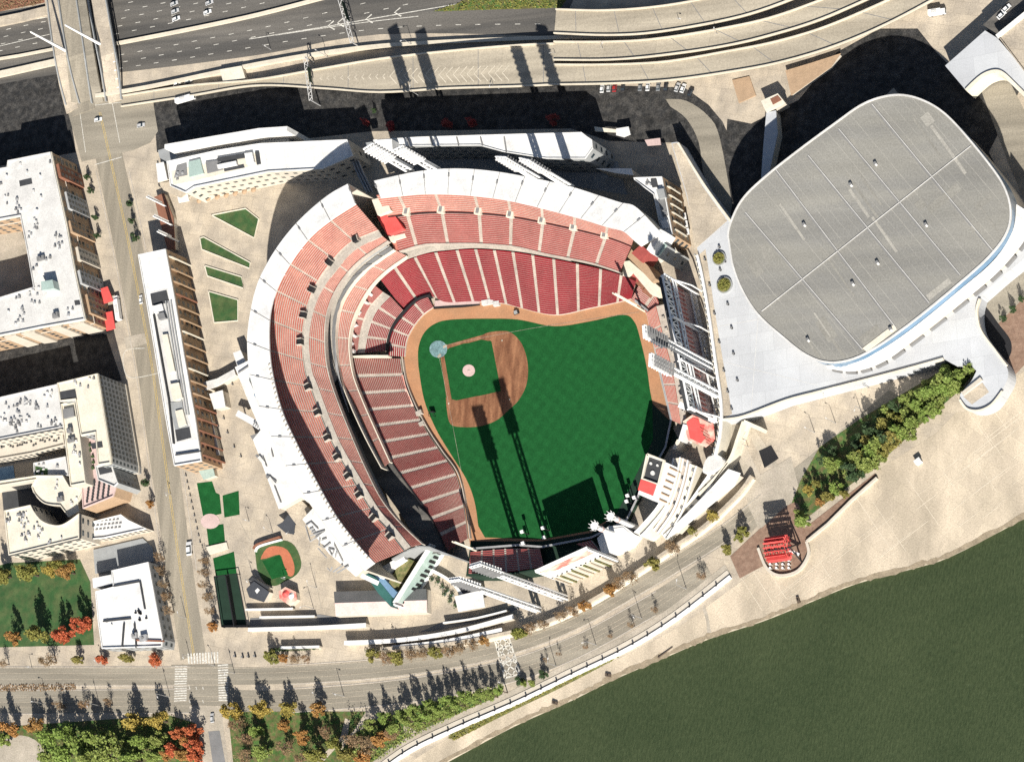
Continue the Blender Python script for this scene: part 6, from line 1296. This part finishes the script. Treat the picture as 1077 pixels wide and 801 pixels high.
# red awnings on the apartment pavement
for pts, lb in (([(104, 304), (113, 301), (119, 316), (109, 319)], 'upper bright red pavement awning by the apartment block'), ([(108, 329), (118, 327), (121, 345), (112, 348)], 'lower bright red pavement awning by the apartment block')): slabthing('red_awning', lb, 'awning', pts, 4, 'bright_red', 3.4)
# ================================================================== STREET FURNITURE
LAMP = None
def lamp(x, y, h, label, group, arm=0.0):
    global LAMP
    p = P(x, y)
    if LAMP is None:
        t = LAMP = thing('street_lamp', 'x', 'lamp', (0, 0, 0)); MB().tube((0, 0, 0), (0, 0, 10), .17, .10, 6).build('pole', 'steel', t); MB().tube((0, 0, 9.9), (1.7, 0, 10.2), .07, n=5).build('arm', 'steel', t); MB().box((1.9, 0, 10.05), .9, .4, .2).build('lamp_head', 'pale_roof', t); o = t
    else: o = dup(LAMP, p, RND.uniform(0, 6.28))
    o.location = p; o.scale = (1, 1, h/10); o['label'] = label; o['category'] = 'lamp'; o['group'] = group
lamps = [(51, 741, 11), (105, 742, 11), (179, 733, 12), (362, 732, 11), (627, 678, 10), (675, 650, 11), (722, 619, 11), (585, 700, 9), (247, 708, 10), (110, 700, 7), (34, 703, 6), (340, 733, 7), (530, 718, 8)]
for i, (x, y, h) in enumerate(sorted(lamps)): lamp(x, y, h, f'street lamp, {ordn(i)} from the left along the river parkway', 'lamps along the river parkway')
lamps = [(268, 612, 9), (330, 640, 9), (333, 618, 8), (287, 560, 6), (262, 548, 6), (310, 560, 5), (196, 650, 7), (200, 690, 7), (226, 700, 7), (180, 520, 6), (300, 609, 4)]
for i, (x, y, h) in enumerate(sorted(lamps)): lamp(x, y, h, f'lamp post, {ordn(i)} from the left on the west plaza and its pavement', 'lamps on the west plaza')
lamps = [(345, 60, 9), (435, 48, 9), (440, 100, 9), (525, 93, 9), (640, 55, 9), (760, 40, 9), (590, 60, 8), (285, 52, 8), (720, 25, 9)]
for i, (x, y, h) in enumerate(sorted(lamps)): lamp(x, y, h, f'highway lamp, {ordn(i)} from the left along the expressway and its viaducts', 'lamps along the expressway')
lamps = [(854, 412, 8), (872, 416, 8), (914, 408, 8), (857, 455, 7), (879, 445, 7), (787, 470, 7), (905, 430, 6), (884, 395, 7)]
for i, (x, y, h) in enumerate(sorted(lamps)): lamp(x, y, h, f'lamp post, {ordn(i)} from the left on the slope below the arena podium', 'lamps below the arena podium')
# bollards
def bollards(pts, where, group, z=0, h=1.1, r=.35):
    proto = None
    for i, (x, y) in enumerate(pts):
        p = P(x, y, z)
        if proto is None:
            proto = o = thing('bollard', 'x', 'bollard', p); MB().tube(p, p+Vector((0, 0, h)), r, r*.9, 8).build('post', 'black', o); MB().tube(p+Vector((0, 0, h)), p+Vector((0, 0, h+.1)), r*1.05, r*.5, 8).build('cap', 'grey_roof', o)
        else: o = dup(proto, p)
        o['label'] = f'dark bollard, {ordn(i)} from the top left {where}'; o['group'] = group
bollards([(196+k*1.5, 500+k*7) for k in range(11)], 'on the pavement left of the garden turf', 'bollards left of the garden turf')
bollards([(248, 690), (256, 691), (262, 690.5), (269, 690)], 'on the pavement at the plaza corner', 'bollards at the plaza corner', h=1.6, r=.5)
bollards([(758, 284), (763, 300-25), (766, 320), (772, 372), (776, 400), (770, 345), (757, 260), (798, 292), (808, 270)], 'on the pale arena plaza', 'dark planters on the arena plaza', PZ, 1.2, .55)
bollards([(742, 273), (747, 300), (752, 330), (757, 360), (762, 390), (766, 412), (770, 430)], 'beside the white ballpark railing', 'bollards beside the ballpark railing', PZ, 1.3, .5)
bollards([(236, 440), (240, 455), (247, 470), (230, 448), (254, 480), (262, 430), (238, 398), (245, 404)], 'on the tan west plaza', 'bollards on the west plaza', 0, 1.2, .4)
# promenade rail on the river side of the parkway
t = thing('promenade_railing', 'long white railing wall along the river promenade', 'railing', P(640, 690))
rl = cr([(395, 815), (430, 790), (480, 766), (540, 740), (600, 711), (660, 682), (710, 651), (768, 606)], 8)
MB().slab([P(x, y, 1.2) for x, y in rl], .75, 1.2).build('wall', 'white_steel', t); MB().slab([P(x-2, y-4.6, .4) for x, y in rl], 1.1, .38).build('bench_kerb', 'wall_cream', t)
for i, (x, y) in enumerate(resample(rl, 24)[1:-1]): p = P(x-.6, y-1.6, 1.2); MB().box((p.x, p.y, .3), .7, .7, 1.7, .5).build('post', 'black', t)
o = MB().ribbon([P(x-2.4, y-7.5, .09) for x, y in rl], 2.6).build('promenade_path', 'plaza_grey'); tag(o, kind='structure')
t = thing('landing_wall', 'pale low wall along the upper edge of the river landing', 'wall', P(890, 523)); MB().slab([P(x, y, 1.6) for x, y in ((848, 569), (870, 551), (895, 526), (922, 502))], .5, 1.6).build('wall', 'wall_cream', t)
t = thing('landing_wall', 'curved low wall around the steamboat monument terrace', 'wall', P(822, 606)); MB().slab([P(x, y, 1.4) for x, y in cr([(797, 576), (806, 597), (820, 605), (839, 600), (850, 583), (848, 569)], 5)], .6, 1.4).build('wall', 'wall_cream', t)
# mooring blocks on the shore
for k, (x, y, a, lb) in enumerate(((640, 710, 1.4, 'small dark mooring block left of the drain stain on the shore'), (700, 686, .6, 'fallen dark log lying on the shore by the water'), (584, 739, 1.3, 'small dark mooring block at the lower left shore'), (840, 631, .4, 'small dark mooring post on the shore below the monument'), (966, 487, 0, ''))):
    if not lb: continue
    p = P(x, y, .1); t = thing('fallen_log' if 'log' in lb else 'mooring_block', lb, 'log' if 'log' in lb else 'mooring', p)
    d = Vector((math.cos(a), math.sin(a), 0))
    if 'log' in lb: MB().tube(p-d*4+Vector((0, 0, .3)), p+d*4+Vector((0, 0, .3)), .35, .2, 7).build('trunk', 'bark', t); MB().tube(p-d*3+Vector((0, 0, .3)), p-d*4.4+Vector((.5, .6, .8)), .15, .06, 5).build('branch', 'bark', t)
    else: MB().box((p.x, p.y, .05), 1.3, 2.6, 1.0, a).build('block', 'bark', t); MB().tube((p.x, p.y, 1.05), (p.x, p.y, 1.6), .25, n=8).build('cleat', 'black', t)
o = MB().prism(PP(cr([(741, 636), (745, 648), (747, 660), (749, 669), (744, 671), (743, 655), (739, 640)], 3), .06), .03, .06).build('drain_stain', 'plaza_grey'); tag(o, kind='structure')
# ================================================================== STEAMBOAT PADDLE WHEEL MONUMENT
t = thing('paddle_wheel_monument', 'bright red paddle wheel raised on a dark frame above the brown terrace', 'monument', P(822, 583))
hz = 13.0; c = P(818, 577, hz); ax = Vector((math.cos(.10), math.sin(.10), 0)); pd = Vector((-ax.y, ax.x, 0)); R_ = 4.8; WL = 9.5
ft = thing('x', '', '', (0, 0, 0)); bpy.data.objects.remove(ft)
for k in range(16):
    an = k*math.tau/16; cc = c+pd*math.cos(an)*R_+Vector((0, 0, math.sin(an)*R_)); tg = -pd*math.sin(an)+Vector((0, 0, math.cos(an))); rdv = pd*math.cos(an)+Vector((0, 0, math.sin(an)))
    mb = MB(); a, b = cc-ax*WL/2, cc+ax*WL/2
    for o1, o2 in ((.1, -.1), (-.1, .1)): pass
    u = rdv*.75; v = tg*.12
    i = [a-u-v, b-u-v, b+u-v, a+u-v]; j = [a-u+v, b-u+v, b+u+v, a+u+v]
    mb.face(i[::-1]).face(j)
    for q in range(4): mb.face([i[q], i[(q+1) % 4], j[(q+1) % 4], j[q]])
    mb.build('paddle', 'bright_red', t)
for s in (-.5, -.17, .17, .5):
    mb = MB(); o_ = c+ax*WL*s*.96
    for k in range(16):
        a0 = k*math.tau/16; a1 = (k+1)*math.tau/16; p0 = o_+pd*math.cos(a0)*R_*.8+Vector((0, 0, math.sin(a0)*R_*.8)); p1 = o_+pd*math.cos(a1)*R_*.8+Vector((0, 0, math.sin(a1)*R_*.8)); mb.tube(p0, p1, .18, n=4)
        if k % 2 == 0: mb.tube(o_, p0, .12, n=4)
    mb.build('wheel_ring', 'bright_red', t)
MB().tube(c-ax*6, c+ax*6, .45, n=10).build('axle', 'black', t)
for s in (-5.4, 5.4):
    mb = MB(); top = c+ax*s
    for f in (-4, 4): mb.tube(Vector((top.x, top.y, 0))+pd*f, top, .35, n=5)
    mb.build('support_frame', 'black', t)
for k in range(12):
    x, y = 812+(k % 4)*6.5, 590+(k//4)*4.0; p = P(x, y); v = thing('stone_stump', f'{ordn(k)} short grey pillar from the top left on the monument terrace', 'pillar', p, 'pillars on the monument terrace'); hh = 2.2; MB().tube(p, p+Vector((0, 0, hh)), .45, .4, 8).build('shaft', 'concrete', v); MB().tube(p+Vector((0, 0, hh)), p+Vector((0, 0, hh+.2)), .55, n=8).build('cap', 'white_steel', v)
t = thing('banner_beam', 'white leaning beam beside the red paddle wheel', 'beam', P(836, 583)); MB().slab([P(826, 576, 5), P(840, 583, 5)], .6, .5).build('beam', 'white_steel', t)
for x, y in ((828, 577), (838, 582)): p = P(x, y, 4.5); MB().tube((p.x, p.y, 0), (p.x, p.y, 4.5), .2).build('post', 'black', t)
# cafe umbrellas on the north plaza
UMB = None
for i in range(14):
    x, y = 212+(i % 7)*9.5, 205-(i % 7)*1.9+(i//7)*7; p = P(x, y)
    if UMB is None:
        UMB = o = thing('cafe_umbrella', 'x', 'umbrella', p); MB().tube(p, p+Vector((0, 0, 2.6)), .06, n=6).build('pole', 'steel', o); MB().tube(p+Vector((0, 0, 2.2)), p+Vector((0, 0, 2.9)), 1.5, .05, 8).build('canopy', 'tan_brick', o)
    else: o = dup(UMB, p)
    o['label'] = f'tan cafe umbrella, {ordn(i % 7)} from the left in the {"upper" if i < 7 else "lower"} row on the north plaza'; o['group'] = 'cafe umbrellas on the north plaza'
